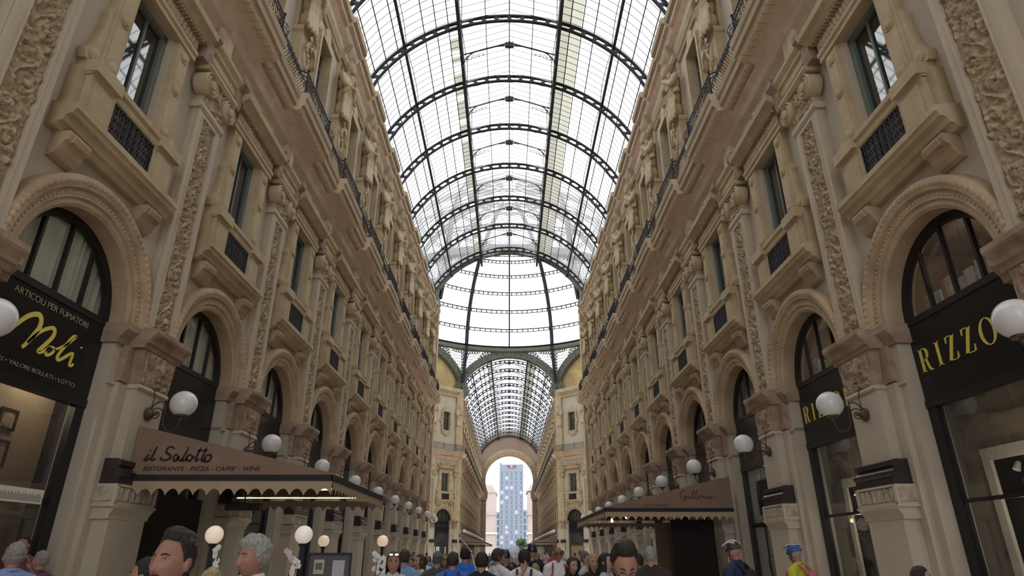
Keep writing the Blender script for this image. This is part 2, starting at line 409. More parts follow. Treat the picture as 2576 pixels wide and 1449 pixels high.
# ------------------------------------------------------------------ aedicule window of the main floor
def make_window():
    r = thing('pedimented_window', '', 'window')
    S = M['stone']
    m = MB(); m.sweep_x([(0, 8.0), (.14, 8.0), (.20, 8.07), (.27, 8.09), (.30, 8.19), (.40, 8.22), (.42, 8.29), (.46, 8.31), (.46, 8.42), (.0, 8.46)], -1.62, 1.62)
    m.obj('sill', S, r)
    for sx in (-1, 1):
        m = MB(); m.prism([(0, 8.0), (.30, 8.02), (.33, 7.95), (.30, 7.86), (.22, 7.80), (.19, 7.70), (.12, 7.60), (.04, 7.56), (0, 7.56)], sx * 1.16 - .26, sx * 1.16 + .26, 'yz')
        m.prism([(.1, 7.98), (.355, 7.98), (.37, 7.93), (.33, 7.84), (.1, 7.80)], sx * 1.16 - .18, sx * 1.16 + .18, 'yz')
        m.obj('sill_console', M['arch'], r)
    for sx in (-1, 1):
        m = MB(); m.box(sx * 1.02 - .34, sx * 1.02 + .34, 0, .30, 8.44, 9.24); m.box(sx * 1.02 - .24, sx * 1.02 + .24, .28, .33, 8.52, 9.14)
        m.box(sx * 1.40 - .13, sx * 1.40 + .13, 0, .20, 8.44, 9.30)
        m.obj('pedestal', S, r)
    m = MB(); m.box(-.70, .70, .0, .235, 8.44, 9.26); m.obj('parapet_back', M['black'], r)
    m = MB()
    for i in range(-7, 8):
        for j in range(5):
            cx = i * .09; cz = 8.53 + j * .165
            n = 9; pts = [(cx + .055 * cos(2 * pi * k / n), .262, cz + .075 * sin(2 * pi * k / n)) for k in range(n)]
            m.tube(pts, .009, 4, closed=True)
    for i in range(9): m.bar((-.66 + i * .165, .262, 8.46), (-.66 + i * .165, .262, 9.24), .016)
    m.obj('iron_grille', M['ironlt'], r)
    m = MB(); m.sweep_x([(0, 9.22), (.29, 9.22), (.31, 9.26), (.31, 9.36), (.36, 9.40), (.36, 9.50), (0, 9.52)], -1.40, 1.40)
    for sx in (-1, 1): m.box(sx * 1.06 - .36, sx * 1.06 + .36, 0, .41, 9.26, 9.50)
    rail = m.obj('parapet_rail', S, r)
    # jambs with rosettes, volutes at their feet
    for sx in (-1, 1):
        m = MB(); m.box(sx * .94 - .22, sx * .94 + .22, -.02, .20, 9.5, 12.0); m.box(sx * .735 - .035, sx * .735 + .035, -.02, .12, 9.5, 12.0)
        m.box(sx * .94 - .15, sx * .94 + .15, .19, .225, 9.62, 11.86)
        j = m.obj('jamb', S, r)
        for zz in (9.75, 10.85, 11.75):
            m = MB(); m.lathe([(.135, 0), (.14, .035), (.10, .03), (.09, .055), (.03, .07)], 14, xf=Matrix.Translation((sx * .94, .215, zz)) @ Matrix.Rotation(-pi / 2, 4, 'X'))
            m.obj('rosette', S, j)
        m = MB(); volute_bracket(m, sx, sx * 1.15, 9.5, 10.95, 0, .17)
        m.lathe([(.13, 0), (.13, .04), (.05, .06)], 12, xf=Matrix.Translation((sx * 1.31, .16, 9.68)) @ Matrix.Rotation(-pi / 2, 4, 'X'))
        m.obj('side_volute', S, r)
    m = MB(); m.box(-.70, .70, -.3, .08, 12.0, 12.1); m.box(-.80, -.66, -.3, .08, 9.4, 12.05); m.box(.66, .80, -.3, .08, 9.4, 12.05); m.box(-.7, .7, -.3, .05, 9.3, 9.45)
    m.obj('reveal', M['stone_lt'], r)
    # head: architrave, frieze, cornice
    m = MB(); m.sweep_x([(0, 11.98), (.24, 11.98), (.24, 12.1), (.28, 12.12), (.28, 12.22), (0, 12.22)], -1.30, 1.30)
    m.sweep_x([(0, 12.60), (.36, 12.60), (.44, 12.68), (.56, 12.72), (.58, 12.86), (0, 12.92)], -1.46, 1.46)
    m.obj('head_cornice', S, r)
    m = MB(); m.box(-1.26, 1.26, 0, .25, 12.2, 12.62)
    fz = m.obj('frieze', M['arch'], r)
    m = MB(); m.relief(-1.2, 1.2, 12.24, 12.46, .252, .05, 90, 10, palmettes(.13)); m.obj('frieze_carving', M['arch'], fz)
    m = MB()
    for i in range(26): m.box(-1.25 + i * .1, -1.25 + i * .1 + .06, .24, .38, 12.50, 12.60)
    m.obj('dentil_moulding', M['arch'], r)
    def crest(x, z):
        u = x / .95 - 1; t = z / .78
        top = .25 + .6 * math.exp(-(u / .28) ** 2) + .22 * math.exp(-((abs(u) - .62) / .16) ** 2)
        return 0 if t > top else max(.25, .55 + .5 * nz3(x, z, 9) + .25 * cos(sqrt((u * 2.6) ** 2 + (t - .45) ** 2 * 5) * 14))
    m = MB()
    prof = []
    for i in range(41):
        u = -1 + i / 20
        prof.append((u * .95, 12.88 + .78 * (.22 + .62 * math.exp(-(u / .28) ** 2) + .24 * math.exp(-((abs(u) - .62) / .16) ** 2))))
    m.prism([(-.95, 12.86)] + prof + [(.95, 12.86)], .05, .24)
    m.relief(-.9, .9, 12.88, 13.5, .24, .09, 60, 26, crest)
    m.obj('crest_carving', M['relief'], r)
    # casement
    m = MB()
    for x0, x1 in ((-.66, -.52), (-.03, .03), (.52, .66)): m.box(x0, x1, -.2, -.05 if abs(x0) > .1 else -.09, 9.45, 12.0)
    m.box(-.66, .66, -.2, -.05, 9.45, 9.56).box(-.66, .66, -.2, -.05, 11.88, 12.0)
    c = m.obj('casement', M['winframe'], r)
    m = MB(); m.box(-.65, .65, -.18, -.13, 9.46, 11.99); m.obj('pane', M['winglass'], c)
    proto_done(r); return r

# ------------------------------------------------------------------ balcony, one bay long (local x=0 bay axis)
RB = 1.03
def balcony_slab(v, x0, x1):
    """profile of cove and fascia out to v"""
    return [(-.02, 13.72), (.10, 13.86), (.22, 13.95), (.30, 14.12), (.44, 14.28), (v - .42, 14.42), (v - .10, 14.46), (v - .09, 14.54), (v, 14.56), (v, 14.78), (v + .05, 14.84), (v + .07, 15.05), (-.28, 15.08), (-.28, 13.72)]
def make_balcony():
    r = thing('stone_balcony', '', 'balcony')
    VL, VS = 1.0, .76
    for x0, x1 in ((-HB, -RB), (RB, HB)):
        m = MB(); m.cur = 0; m.sweep_x(balcony_slab(VL, x0, x1), x0, x1)
        me = m.obj('projecting_slab', [M['soffit'], M['fascia']], r)
        for p in me.data.polygons:
            c = p.center
            if c.y > VL - .12 and c.z > 14.5: p.material_index = 1
    m = MB(); m.sweep_x(balcony_slab(VS, -RB, RB), -RB, RB); me = m.obj('recessed_slab', [M['soffit'], M['fascia']], r)
    for p in me.data.polygons:
        if p.center.y > VS - .12 and p.center.z > 14.5: p.material_index = 1
    md = {}
    def modillion(x, v):
        if 'm' not in md:
            m = MB(); pts = []
            for i in range(13):
                t = i / 12; pts.append((-.62 + .50 * t, -.030 - .016 * sin(t * 2 * pi * 1.5)))
            m.prism([(-.62, .02)] + pts + [(-.12, .03)], -.130, .130, 'yz'); md['m'] = m.mesh('modillion', M['soffit'])
        o = link('modillion', md['m'], r); o.location = (x, v, 14.43); return o
    for i in range(17):
        x = -HB + .1435 + i * .287
        modillion(x, VL if abs(x) > RB else VS)
    for sx in (-1, 1):
        m = MB(); m.box(sx * 2.30 - .14, sx * 2.30 + .14, .0, .22, 13.1, 13.9); m.obj('rib_block', M['soffit'], r)
    proto_done(r); return r

def make_railing():
    r = thing('balcony_railing', '', 'railing')
    def panel(name, pts, belly):
        m = MB(); z0, z1 = 15.06, 15.92
        def off(t): return belly * sin(min(1, t * 1.25) * pi) * .22
        P = []
        for a, b in zip(pts[:-1], pts[1:]):
            L = (Vector(b) - Vector(a)).length; n = max(2, int(L / .115))
            for i in range(n): P.append((a[0] + (b[0] - a[0]) * i / n, a[1] + (b[1] - a[1]) * i / n))
        P.append(pts[-1])
        for k, (x, y) in enumerate(P):
            q = []
            for i in range(7):
                t = i / 6; q.append((x, y + off(t), z0 + (z1 - z0) * t))
            m.tube(q, .011, 4)
            if k % 2 == 0 and k + 1 < len(P):
                x2, y2 = P[k + 1]
                for zz in (.30, .62):
                    n = 8; cx, cy = (x + x2) / 2, (y + y2) / 2 + off(zz); ux, uy = (x2 - x), (y2 - y); L = sqrt(ux * ux + uy * uy) or 1
                    m.tube([(cx + ux / L * .055 * cos(2 * pi * i / n), cy + uy / L * .055 * cos(2 * pi * i / n), z0 + (z1 - z0) * zz + .1 * sin(2 * pi * i / n)) for i in range(n)], .010, 4, closed=True)
        g = m.obj('grille', M['iron'], r)
        for zz, ww in ((z1, .028), (z0 + .03, .018), (z0 + (z1 - z0) * .82, .012)):
            m = MB(); m.tube([(x, y + off((zz - z0) / (z1 - z0)), zz) for x, y in pts], ww, 5); m.obj('top_rail' if zz == z1 else 'rail', M['iron'], r)
    panel('side', [(-HB, .90), (-RB - .12, .90)], 0)
    panel('bow', [(-RB - .12, .90), (-RB + .02, .70), (RB - .02, .70), (RB + .12, .90)], 1)
    panel('side', [(RB + .12, .90), (HB, .90)], 0)
    for sx in (-1, 1):
        m = MB(); m.tube([(sx * (RB + .12), .90, 15.05), (sx * (RB + .12), .90, 15.98)], .028, 6); m.ball((sx * (RB + .12), .90, 16.02), .05, 8, 6); m.obj('post', M['iron'], r)
    proto_done(r); return r

# ------------------------------------------------------------------ attic storey
AW = -.30
def lobed(hw, hh, n, k):
    """outline of a baroque window frame"""
    out = []
    for i in range(n):
        a = 2 * pi * i / n; c, s = cos(a), sin(a)
        p = 5.0; rr = (abs(c / hw) ** p + abs(s / hh) ** p) ** (-1 / p)
        bump = .17 * math.exp(-((abs(c)) / .20) ** 2) * k + .15 * math.exp(-((abs(s)) / .16) ** 2) * k - .11 * math.exp(-((abs(abs(a % pi - pi / 2) - .85)) / .10) ** 2) * k
        out.append(((rr + bump) * c, (rr + bump) * s))
    return out
def rect_loop(hw, hh, n):
    out = []
    for i in range(n):
        a = 2 * pi * i / n; c, s = cos(a), sin(a)
        f = min(hw / abs(c) if abs(c) > 1e-6 else 1e9, hh / abs(s) if abs(s) > 1e-6 else 1e9); out.append((f * c, f * s))
    return out
def make_attic_window():
    r = thing('attic_window', '', 'window'); n = 72; zc = 19.35; hw, hh = .66, 1.35
    sh = lambda L, dz=0: [(a, b + zc + dz) for a, b in L]
    m = MB(); m.ring(sh(lobed(1.0, 1.86, n, 1.7)), sh(rect_loop(hw + .2, hh + .2, n)), AW - .02, AW + .13); m.obj('outer_frame', M['stone'], r)
    m = MB(); m.ring(sh(lobed(.93, 1.70, n, 1.4)), sh(rect_loop(hw + .1, hh + .1, n)), AW + .12, AW + .22); m.obj('middle_frame', M['stone'], r)
    m = MB(); m.ring(sh(rect_loop(hw + .16, hh + .16, n)), sh(rect_loop(hw, hh, n)), AW - .25, AW + .28); m.obj('inner_frame', M['stone'], r)
    m = MB(); m.prism([(-.38, 21.1), (-.3, 21.35), (-.12, 21.45), (0, 21.62), (.12, 21.45), (.3, 21.35), (.38, 21.1), (.2, 20.85), (-.2, 20.85)], AW + .05, AW + .26); m.obj('crown_ornament', M['stone'], r)
    m = MB()
    for x in (-hw, -.025, hw - .05): m.box(x, x + .05, AW - .20, AW - .13, zc - hh, zc + hh)
    for z in (zc - hh, zc + .55, zc + hh - .05): m.box(-hw, hw, AW - .20, AW - .13, z, z + .05)
    c = m.obj('casement', M['winframe'], r)
    m = MB(); m.box(-hw, hw, AW - .24, AW - .18, zc - hh, zc + hh); m.obj('pane', M['winglass'], c)
    proto_done(r); return r

def remesh(mb, voxel, smooth_it=6, name='body'):
    me = mb.mesh(name, M['stone']); o = bpy.data.objects.new(name, me); COL.objects.link(o)
    md = o.modifiers.new('r', 'REMESH'); md.mode = 'VOXEL'; md.voxel_size = voxel; md.use_smooth_shade = True
    if smooth_it:
        ms = o.modifiers.new('s', 'SMOOTH'); ms.factor = .5; ms.iterations = smooth_it
    dg = bpy.context.evaluated_depsgraph_get(); dg.update()
    me2 = bpy.data.meshes.new_from_object(o.evaluated_get(dg)); bpy.data.objects.remove(o)
    me2.materials.clear(); return me2
def limb(m, a, b, ra, rb, n=10):
    m.ball(a, ra, n, 6); m.ball(b, rb, n, 6); m.tube([a, b], [ra, rb], n)

def make_statue():
    """half figure growing out of a tapering pedestal"""
    r = thing('caryatid_statue', '', 'statue'); y = AW + .36
    m = MB(); zz = [(15.1, .34), (15.5, .34), (15.55, .26), (17.6, .30), (18.7, .34), (18.75, .40), (18.95, .40)]
    vs = []
    for z, w in zz: vs += [(-w, AW - .05, z), (w, AW - .05, z), (w, AW + .22 + w * .5, z), (-w, AW + .22 + w * .5, z)]
    fs = [(0, 3, 2, 1), tuple(4 * (len(zz) - 1) + k for k in (0, 1, 2, 3))]
    for i in range(len(zz) - 1):
        for k in range(4): fs.append((4 * i + k, 4 * i + (k + 1) % 4, 4 * i + 4 + (k + 1) % 4, 4 * i + 4 + k))
    m.add(vs, fs); m.obj('tapering_pedestal', M['stone'], r)
    m = MB()
    for i in range(9):
        t = i / 8; m.ball((.16 * sin(t * pi * 2), y + .17, 18.4 - 1.1 * t), (.09, .07, .10), 8, 6)
    m.obj('garland', M['relief'], r)
    m = MB(); Y = lambda d: y + d
    m.ball((0, Y(0), 19.35), (.40, .32, .5)); m.ball((0, Y(0), 20.1), (.36, .29, .5)); m.ball((0, Y(.02), 20.75), (.48, .32, .42)); m.ball((0, Y(0), 21.08), (.46, .26, .2))
    limb(m, (0, Y(0), 21.1), (.04, Y(.12), 21.45), .16, .14)
    m.ball((.06, Y(.20), 21.68), (.19, .23, .27)); m.ball((.06, Y(.12), 21.80), (.24, .26, .22)); m.ball((.09, Y(.42), 21.64), (.045, .06, .07), 8, 6); m.ball((.08, Y(.34), 21.46), (.13, .12, .16), 10, 8)
    for i in range(9):
        q = 2 * pi * i / 9; m.ball((.06 + .19 * cos(q), Y(.10 + .20 * sin(q)), 21.86 + .04 * (i % 2)), .085, 8, 6)
    limb(m, (.47, Y(0), 21.0), (.60, Y(.22), 20.4), .16, .14); limb(m, (.60, Y(.22), 20.4), (.02, Y(.46), 20.55), .13, .09); m.ball((-.03, Y(.47), 20.56), (.10, .07, .08), 8, 6)
    limb(m, (-.47, Y(0), 21.0), (-.56, Y(.24), 20.5), .16, .14); limb(m, (-.56, Y(.24), 20.5), (-.1, Y(.44), 20.95), .13, .09); m.ball((-.05, Y(.46), 21.02), (.10, .07, .08), 8, 6)
    for i in range(11):
        t = i / 10; x = -.46 + .92 * t
        limb(m, (x * .85 + .1 * sin(i), Y(.26 - abs(x) * .25), 20.25 - .14 * sin(t * pi) + .05 * (i % 3)), (x * 1.05, Y(.34 - abs(x) * .3), 18.95 - .12 * (i % 2)), .05, .085, 8)
    for i in range(4): limb(m, (-.46, Y(.10 + .05 * i), 19.75 + .13 * i), (.48, Y(.16 + .05 * i), 20.12 + .10 * i), .075, .085)
    limb(m, (-.3, Y(.2), 21.1), (.44, Y(.26), 20.25), .09, .09); limb(m, (.2, Y(-.05), 21.2), (-.5, Y(.0), 20.2), .10, .12)
    me = remesh(m, .028, 3); me.materials.append(M['stone']); link('figure', me, r)
    m = MB(); m.box(-.36, .36, AW - .02, AW + .14, 19.0, 22.3)
    m.sweep_x([(AW, 22.0), (AW + .24, 22.0), (AW + .34, 22.12), (AW + .34, 22.3), (AW, 22.3)], -.44, .44); m.obj('capital_block', M['stone'], r)
    m = MB(); m.prism([(AW, 22.3), (AW + .3, 22.3), (AW + .42, 22.5), (AW + .55, 22.75), (AW + .55, 22.98), (AW, 22.98)], -.2, .2, 'yz'); m.obj('scroll_bracket', M['fascia'], r)
    proto_done(r); return r

def make_top_cornice():
    """one bay of the crowning cornice, x=0 bay axis"""
    r = thing('crowning_cornice', '', 'cornice')
    def prof(v): return [(AW - .05, 22.55), (AW + .12, 22.6), (AW + .2, 22.78), (AW + .42, 22.95), (v - .36, 23.06), (v - .34, 23.2), (v - .16, 23.24), (v - .15, 23.42), (v, 23.46), (v + .02, 23.78), (AW - .45, 23.9), (AW - .45, 22.55)]
    R2 = 1.38
    for x0, x1, v, nm in ((-HB, -R2, .56, 'projecting_length'), (-R2, R2, .38, 'recessed_length'), (R2, HB, .56, 'projecting_length')):
        m = MB(); m.sweep_x(prof(v), x0, x1); o = m.obj(nm, [M['soffit'], M['fascia']], r)
        for p in o.data.polygons:
            if p.center.y > v - .1 and p.center.z > 23.4: p.material_index = 1
    m = MB(); m.sweep_x([(AW, 21.85), (AW + .10, 21.85), (AW + .16, 21.95), (AW + .10, 22.05), (AW, 22.05)], -HB + .4, HB - .4); m.obj('string_moulding', M['stone'], r)
    m = MB(); m.sweep_x([(AW, 22.3), (AW + .08, 22.3), (AW + .18, 22.5), (AW + .18, 22.6), (AW, 22.6)], -HB, HB); m.obj('bed_moulding', M['stone'], r)
    proto_done(r); return r

# ------------------------------------------------------------------ wall lamp on a scrolled bracket, projecting from the pier (local x=0, y out from W)
def make_lamp():
    r = thing('globe_wall_lamp', '', 'lamp')
    y0 = .33; gx, gy, gz = 0, 1.0, 4.40
    m = MB(); m.lathe([(.03, -.01), (.125, 0), (.135, .04), (.09, .07), (.05, .12), (.02, .13)], 14, xf=Matrix.Translation((0, y0, 4.22)) @ Matrix.Rotation(-pi / 2, 4, 'X')); m.obj('wall_plate', M['bracket'], r)
    m = MB(); pts = []
    for i in range(27):
        t = i / 26; a = .3 + t * 2 * pi * 1.35; rad = .13 * (1 - t * .72)
        pts.append((0, y0 + .17 + rad * cos(a), 4.22 + rad * sin(a)))
    m.tube(pts, .014, 6); m.ball((0, y0 + .17, 4.22), .035, 8, 6); m.obj('scroll', M['bracket'], r)
    m = MB(); P = [(0, y0 + .06, 4.26), (0, y0 + .10, 4.40), (0, y0 + .24, 4.46), (0, y0 + .33, 4.30), (0, y0 + .33, 4.08), (0, y0 + .42, 3.92), (0, y0 + .55, 3.90), (0, y0 + .64, 3.98), (0, gy - .01, 4.12), (0, gy, 4.15)]
    m.tube(catmull(P, 6), .016, 6); m.obj('arm', M['bracket'], r)
    m = MB(); m.tube(catmull([(0, y0 + .05, 4.30), (0, y0 + .07, 4.55), (0, y0 + .02, 4.75), (0, y0 - .02 + .06, 4.84), (0, y0 + .12, 4.83)], 6), .013, 6); m.obj('upper_scroll', M['bracket'], r)
    m = MB(); m.lathe([(.015, 4.08), (.03, 4.10), (.045, 4.15), (.115, 4.17), (.125, 4.205), (.10, 4.215)], 16, c=(0, gy, 0)); m.obj('gallery', M['bracket'], r)
    m = MB(); m.lathe([(.10, 4.19)] + [(.25 * cos(a), 4.42 + .25 * sin(a)) for a in [radians(-62 + 152 * i / 22) for i in range(22)]] + [(.004, 4.67)], 28, c=(0, gy, 0)); m.obj('globe', M['globe'], r, smooth=True)
    proto_done(r); return r
def catmull(P, n):
    P = [Vector(p) for p in P]; out = []
    for i in range(len(P) - 1):
        p0 = P[max(i - 1, 0)]; p1 = P[i]; p2 = P[i + 1]; p3 = P[min(i + 2, len(P) - 1)]
        for k in range(n):
            t = k / n
            out.append(.5 * ((2 * p1) + (p2 - p0) * t + (2 * p0 - 5 * p1 + 4 * p2 - p3) * t * t + (3 * p1 - p0 - 3 * p2 + p3) * t ** 3))
    out.append(P[-1]); return out

# ------------------------------------------------------------------ shopfront frame inside an arch opening
def make_shopfront(sign=True, lower='glass'):
    r = thing('shopfront', '', 'shopfront'); F = M['shopframe']; R = 1.46
    m = MB(); m.arc_sweep(0, ZI, [(1.30, -.34), (1.30, -.24), (1.48, -.24), (1.48, -.34)], 0, pi, 32)
    for x in (-.65, 0, .65):
        z1 = ZI + sqrt(1.31 ** 2 - x * x); m.box(x - .03, x + .03, -.33, -.26, ZI, z1)
    m.box(-1.46, 1.46, -.36, -.22, ZI - .10, ZI + .02)
    lf = m.obj('lunette_frame', F, r)
    m = MB(); pts = [(1.32 * cos(pi * i / 28), ZI + 1.32 * sin(pi * i / 28)) for i in range(29)]
    m.prism(pts, -.31, -.30); m.obj('lunette_pane', M['lunglass'], lf)
    m = MB(); m.box(-1.46, -1.22, -.36, -.24, 0, 4.25).box(1.22, 1.46, -.36, -.24, 0, 4.25).box(-1.46, 1.46, -.37, -.22, 4.12, 4.26).box(-1.46, 1.46, -.36, -.24, 0, .45)
    m.box(-1.22, 1.22, -.34, -.27, 2.50, 2.56)
    m.obj('frame', F, r)
    m = MB(); m.box(-1.46, 1.46, -.34, -.24, 4.25, ZI - .09); m.obj('fascia_board', M['sign'], r)
    if lower == 'glass':
        m = MB(); m.box(-1.22, 1.22, -.31, -.30, .45, 4.12); m.obj('display_pane', M['shopglass'], r)
    proto_done(r); return r
# ------------------------------------------------------------------ build prototypes
P_PIER, P_PIL, P_ARCH, P_WIN, P_BALC, P_RAIL = make_pier(), make_pilaster(), make_arch(), make_window(), make_balcony(), make_railing()
P_AWIN, P_STAT, P_CORN, P_LAMP = make_attic_window(), make_statue(), make_top_cornice(), make_lamp()
P_SHOP = make_shopfront()

def wallmat(px, py, nx, ny): return Matrix.Translation((px, py, 0)) @ Matrix.Rotation(atan2(ny, nx) - pi / 2, 4, 'Z')

def wall_bay(m, xf):
    """plain wall of one bay with its arch, window and attic openings"""
    q = lambda x0, x1, z0, z1, y=0: m.add([(x0, y, z0), (x1, y, z0), (x1, y, z1), (x0, y, z1)], [(0, 1, 2, 3)], xf)
    R0 = 1.75
    q(-HB, -R0, ZI, 14.2); q(R0, HB, ZI, 14.2)
    n = 16
    for i in range(n):
        a, b = pi * i / n, pi * (i + 1) / n
        m.add([(R0 * cos(a), 0, ZI + R0 * sin(a)), (R0 * cos(a), 0, 7.9), (R0 * cos(b), 0, 7.9), (R0 * cos(b), 0, ZI + R0 * sin(b))], [(0, 1, 2, 3)], xf)
    q(-R0, R0, 7.9, 9.4); q(-R0, -.75, 9.4, 12.05); q(.75, R0, 9.4, 12.05); q(-R0, R0, 12.05, 14.2)
    q(-HB, HB, 15.0, 17.9, AW); q(-HB, -.75, 17.9, 20.8, AW); q(.75, HB, 17.9, 20.8, AW); q(-HB, HB, 20.8, 23.2, AW)
    m.add([(-HB, 0, 14.2), (HB, 0, 14.2), (HB, AW, 15.0), (-HB, AW, 15.0)], [(0, 1, 2, 3)], xf)

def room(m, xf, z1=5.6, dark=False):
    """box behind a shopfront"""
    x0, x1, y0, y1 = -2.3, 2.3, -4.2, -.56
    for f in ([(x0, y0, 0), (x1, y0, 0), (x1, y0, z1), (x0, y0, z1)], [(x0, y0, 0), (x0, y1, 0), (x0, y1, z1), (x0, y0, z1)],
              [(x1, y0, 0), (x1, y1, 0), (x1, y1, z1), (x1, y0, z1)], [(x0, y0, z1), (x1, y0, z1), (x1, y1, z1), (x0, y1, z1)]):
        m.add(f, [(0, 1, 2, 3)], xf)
def loft_room(m, xf):
    x0, x1, y0, y1, z0, z1 = -2.3, 2.3, -3.2, -.5, 5.62, 7.6
    for f in ([(x0, y0, z0), (x1, y0, z0), (x1, y0, z1), (x0, y0, z1)], [(x0, y0, z0), (x0, y1, z0), (x0, y1, z1), (x0, y0, z1)],
              [(x1, y0, z0), (x1, y1, z0), (x1, y1, z1), (x1, y0, z1)], [(x0, y0, z1), (x1, y0, z1), (x1, y1, z1), (x0, y1, z1)],
              [(x0, y0, z0), (x1, y0, z0), (x1, y1, z0), (x0, y1, z0)]):
        m.add(f, [(0, 1, 2, 3)], xf)

def curtain(xf, label):
    m = MB(); n = 60; vs = []; fs = []
    for i in range(n + 1):
        x = -1.38 + 2.76 * i / n; y = -.43 + .03 * sin(i * 1.9) + .015 * sin(i * .7)
        zt = ZI + sqrt(max(0, 1.40 ** 2 - x * x))
        vs += [(x, y, ZI - .08), (x, y, zt)]
    for i in range(n): fs.append((2 * i, 2 * i + 2, 2 * i + 3, 2 * i + 1))
    m.add(vs, fs)
    o = m.obj('lunette_curtain', M['curtain'], smooth=True); o.matrix_world = xf
    return tag(o, label, 'curtain', 'curtains behind the arched shop windows')

NB = 10
def bay_y(j): return YP0 + BAY * (j - .5)
LBL = dict(
    pier=('piers at street level', '{o} {s} stone pier with black moulded base and carved capital, counting from the camera'),
    pil=('pilasters between the windows', '{o} {s} pilaster with carved foliage panel and ionic capital, from the camera'),
    arch=('shop arches', '{o} {s} ochre stone shop arch with beaded mouldings, from the camera'),
    win=('main floor windows', '{o} {s} tall window with iron parapet grille and carved head, from the camera'),
    balc=('balcony lengths', '{o} {s} bay of brown stone balcony with scrolled soffit, from the camera'),
    rail=('balcony railings', '{o} {s} bay of black iron balcony railing with bowed middle, from the camera'),
    awin=('attic windows', '{o} {s} attic window in baroque lobed stone frame above balcony, from the camera'),
    stat=('attic statues', '{o} {s} draped stone figure on tapered pedestal between attic windows, from the camera'),
    corn=('crowning cornice lengths', '{o} {s} bay of stepped crowning cornice under the glass roof, from the camera'),
    lamp=('globe lamps on the piers', '{o} {s} white globe wall lamp on scrolled bracket, from the camera'),
    shop=('shopfronts', '{o} {s} dark shopfront with glazed lunette under stone arch, from the camera'))
def lab(key, i, side, arm):
    g, t = LBL[key]
    s = {'near': {'left': 'left-hand', 'right': 'right-hand'}, 'far': {'left': 'far-arm left-hand', 'right': 'far-arm right-hand'}}[arm][side]
    t = t.format(o=ORD[i], s=s)
    if arm == 'far': t = t.replace('counting from the camera', 'counting from the dome').replace('from the camera', 'from the dome')
    return t, f"{g} on the {side} side of the {arm} arm"
def put(proto, key, i, side, arm, xf):
    l, g = lab(key, i, side, arm); return place(proto, USED, xf, l, g)

SHOPS = {}
for side in ('left', 'right'):
    sx = -1 if side == 'left' else 1
    wm = MB(); rm = MB()
    for j in range(-4, NB):
        wall_bay(wm, side_matrix(side, bay_y(j)))
    for y0, y1 in ((bay_y(NB - 1) + HB, YE),):
        L = y1 - y0
        for z0, z1, yy in ((0, 14.2, 0), (15, 23.2, AW)):
            wm.box(-L / 2, L / 2, yy - .3, yy, z0, z1, side_matrix(side, (y0 + y1) / 2))
    w = wm.obj('wall_' + side, M['plaster']); tag(w, f'cream plaster wall of the arcade along the {side} side', 'wall', kind='structure')
    for j in range(NB):
        xf = side_matrix(side, bay_y(j))
        put(P_ARCH, 'arch', j, side, 'near', xf); put(P_WIN, 'win', j, side, 'near', xf)
        put(P_BALC, 'balc', j, side, 'near', xf); put(P_RAIL, 'rail', j, side, 'near', xf)
        if j >= 1: put(P_AWIN, 'awin', j - 1, side, 'near', xf)
        put(P_CORN, 'corn', j, side, 'near', xf)
        if not (side, j) in (('left', 0), ('right', 0), ('right', 1)):
            SHOPS[side, j] = put(P_SHOP, 'shop', j, side, 'near', xf)
    for k in range(-1, NB):
        xf = side_matrix(side, YP0 + BAY * k)
        put(P_PIER, 'pier', k + 1, side, 'near', xf); put(P_PIL, 'pil', k + 1, side, 'near', xf)
        if k >= 0: put(P_STAT, 'stat', k, side, 'near', xf)
        put(P_LAMP, 'lamp', k + 1, side, 'near', xf)
    # short end lengths up to the octagon corner
    Lc = YE - (bay_y(NB - 1) + HB); xe = side_matrix(side, (YE + bay_y(NB - 1) + HB) / 2)
    em = MB(); em.sweep_x(balcony_slab(1.0, 0, 0), -Lc / 2, Lc / 2); o = em.obj('balcony_end', [M['soffit']]); o.matrix_world = xe; tag(o, f'short end length of the stone balcony at the {side} octagon corner', 'balcony')
    em = MB(); em.sweep_x([(AW - .05, 22.55), (AW + .2, 22.78), (.2, 23.06), (.4, 23.24), (.41, 23.42), (.56, 23.46), (.58, 23.78), (AW - .45, 23.9), (AW - .45, 22.55)], -Lc / 2, Lc / 2); o = em.obj('cornice_end', [M['soffit']]); o.matrix_world = xe; tag(o, f'short end length of the crowning cornice at the {side} octagon corner', 'cornice')
    # plain piers behind the camera so the hall is closed there
    for j in range(-4, -1): rm.box(-.98, .98, -.5, .3, 0, ZI, side_matrix(side, YP0 + BAY * j))
    for j in range(-4, 0):
        xf = side_matrix(side, bay_y(j)); rm.box(-1.5, 1.5, -.6, -.5, 0, 7.3, xf); rm.box(-HB, HB, -.3, 1.0, 14.3, 15.05, xf); rm.box(-HB, HB, AW, .5, 23.0, 23.85, xf)
    tag(rm.obj('wall_' + side + '_behind', M['stone']), f'arcade {side} side behind the camera, piers and balcony', 'wall', kind='structure')
    # rooms behind the shops
    rm = MB(); lm = MB()
    for j in range(NB):
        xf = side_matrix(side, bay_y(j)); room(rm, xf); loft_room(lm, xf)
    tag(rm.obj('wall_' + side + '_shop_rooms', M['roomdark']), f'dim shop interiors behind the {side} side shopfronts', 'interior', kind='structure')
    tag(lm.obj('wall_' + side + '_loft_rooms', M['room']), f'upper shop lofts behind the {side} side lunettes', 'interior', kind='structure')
    for j in range(NB):
        if side == 'left' or j >= 4:
            curtain(side_matrix(side, bay_y(j)), f'pale curtain behind the lunette of the {ORD[j]} {side}-hand shop arch from the camera')

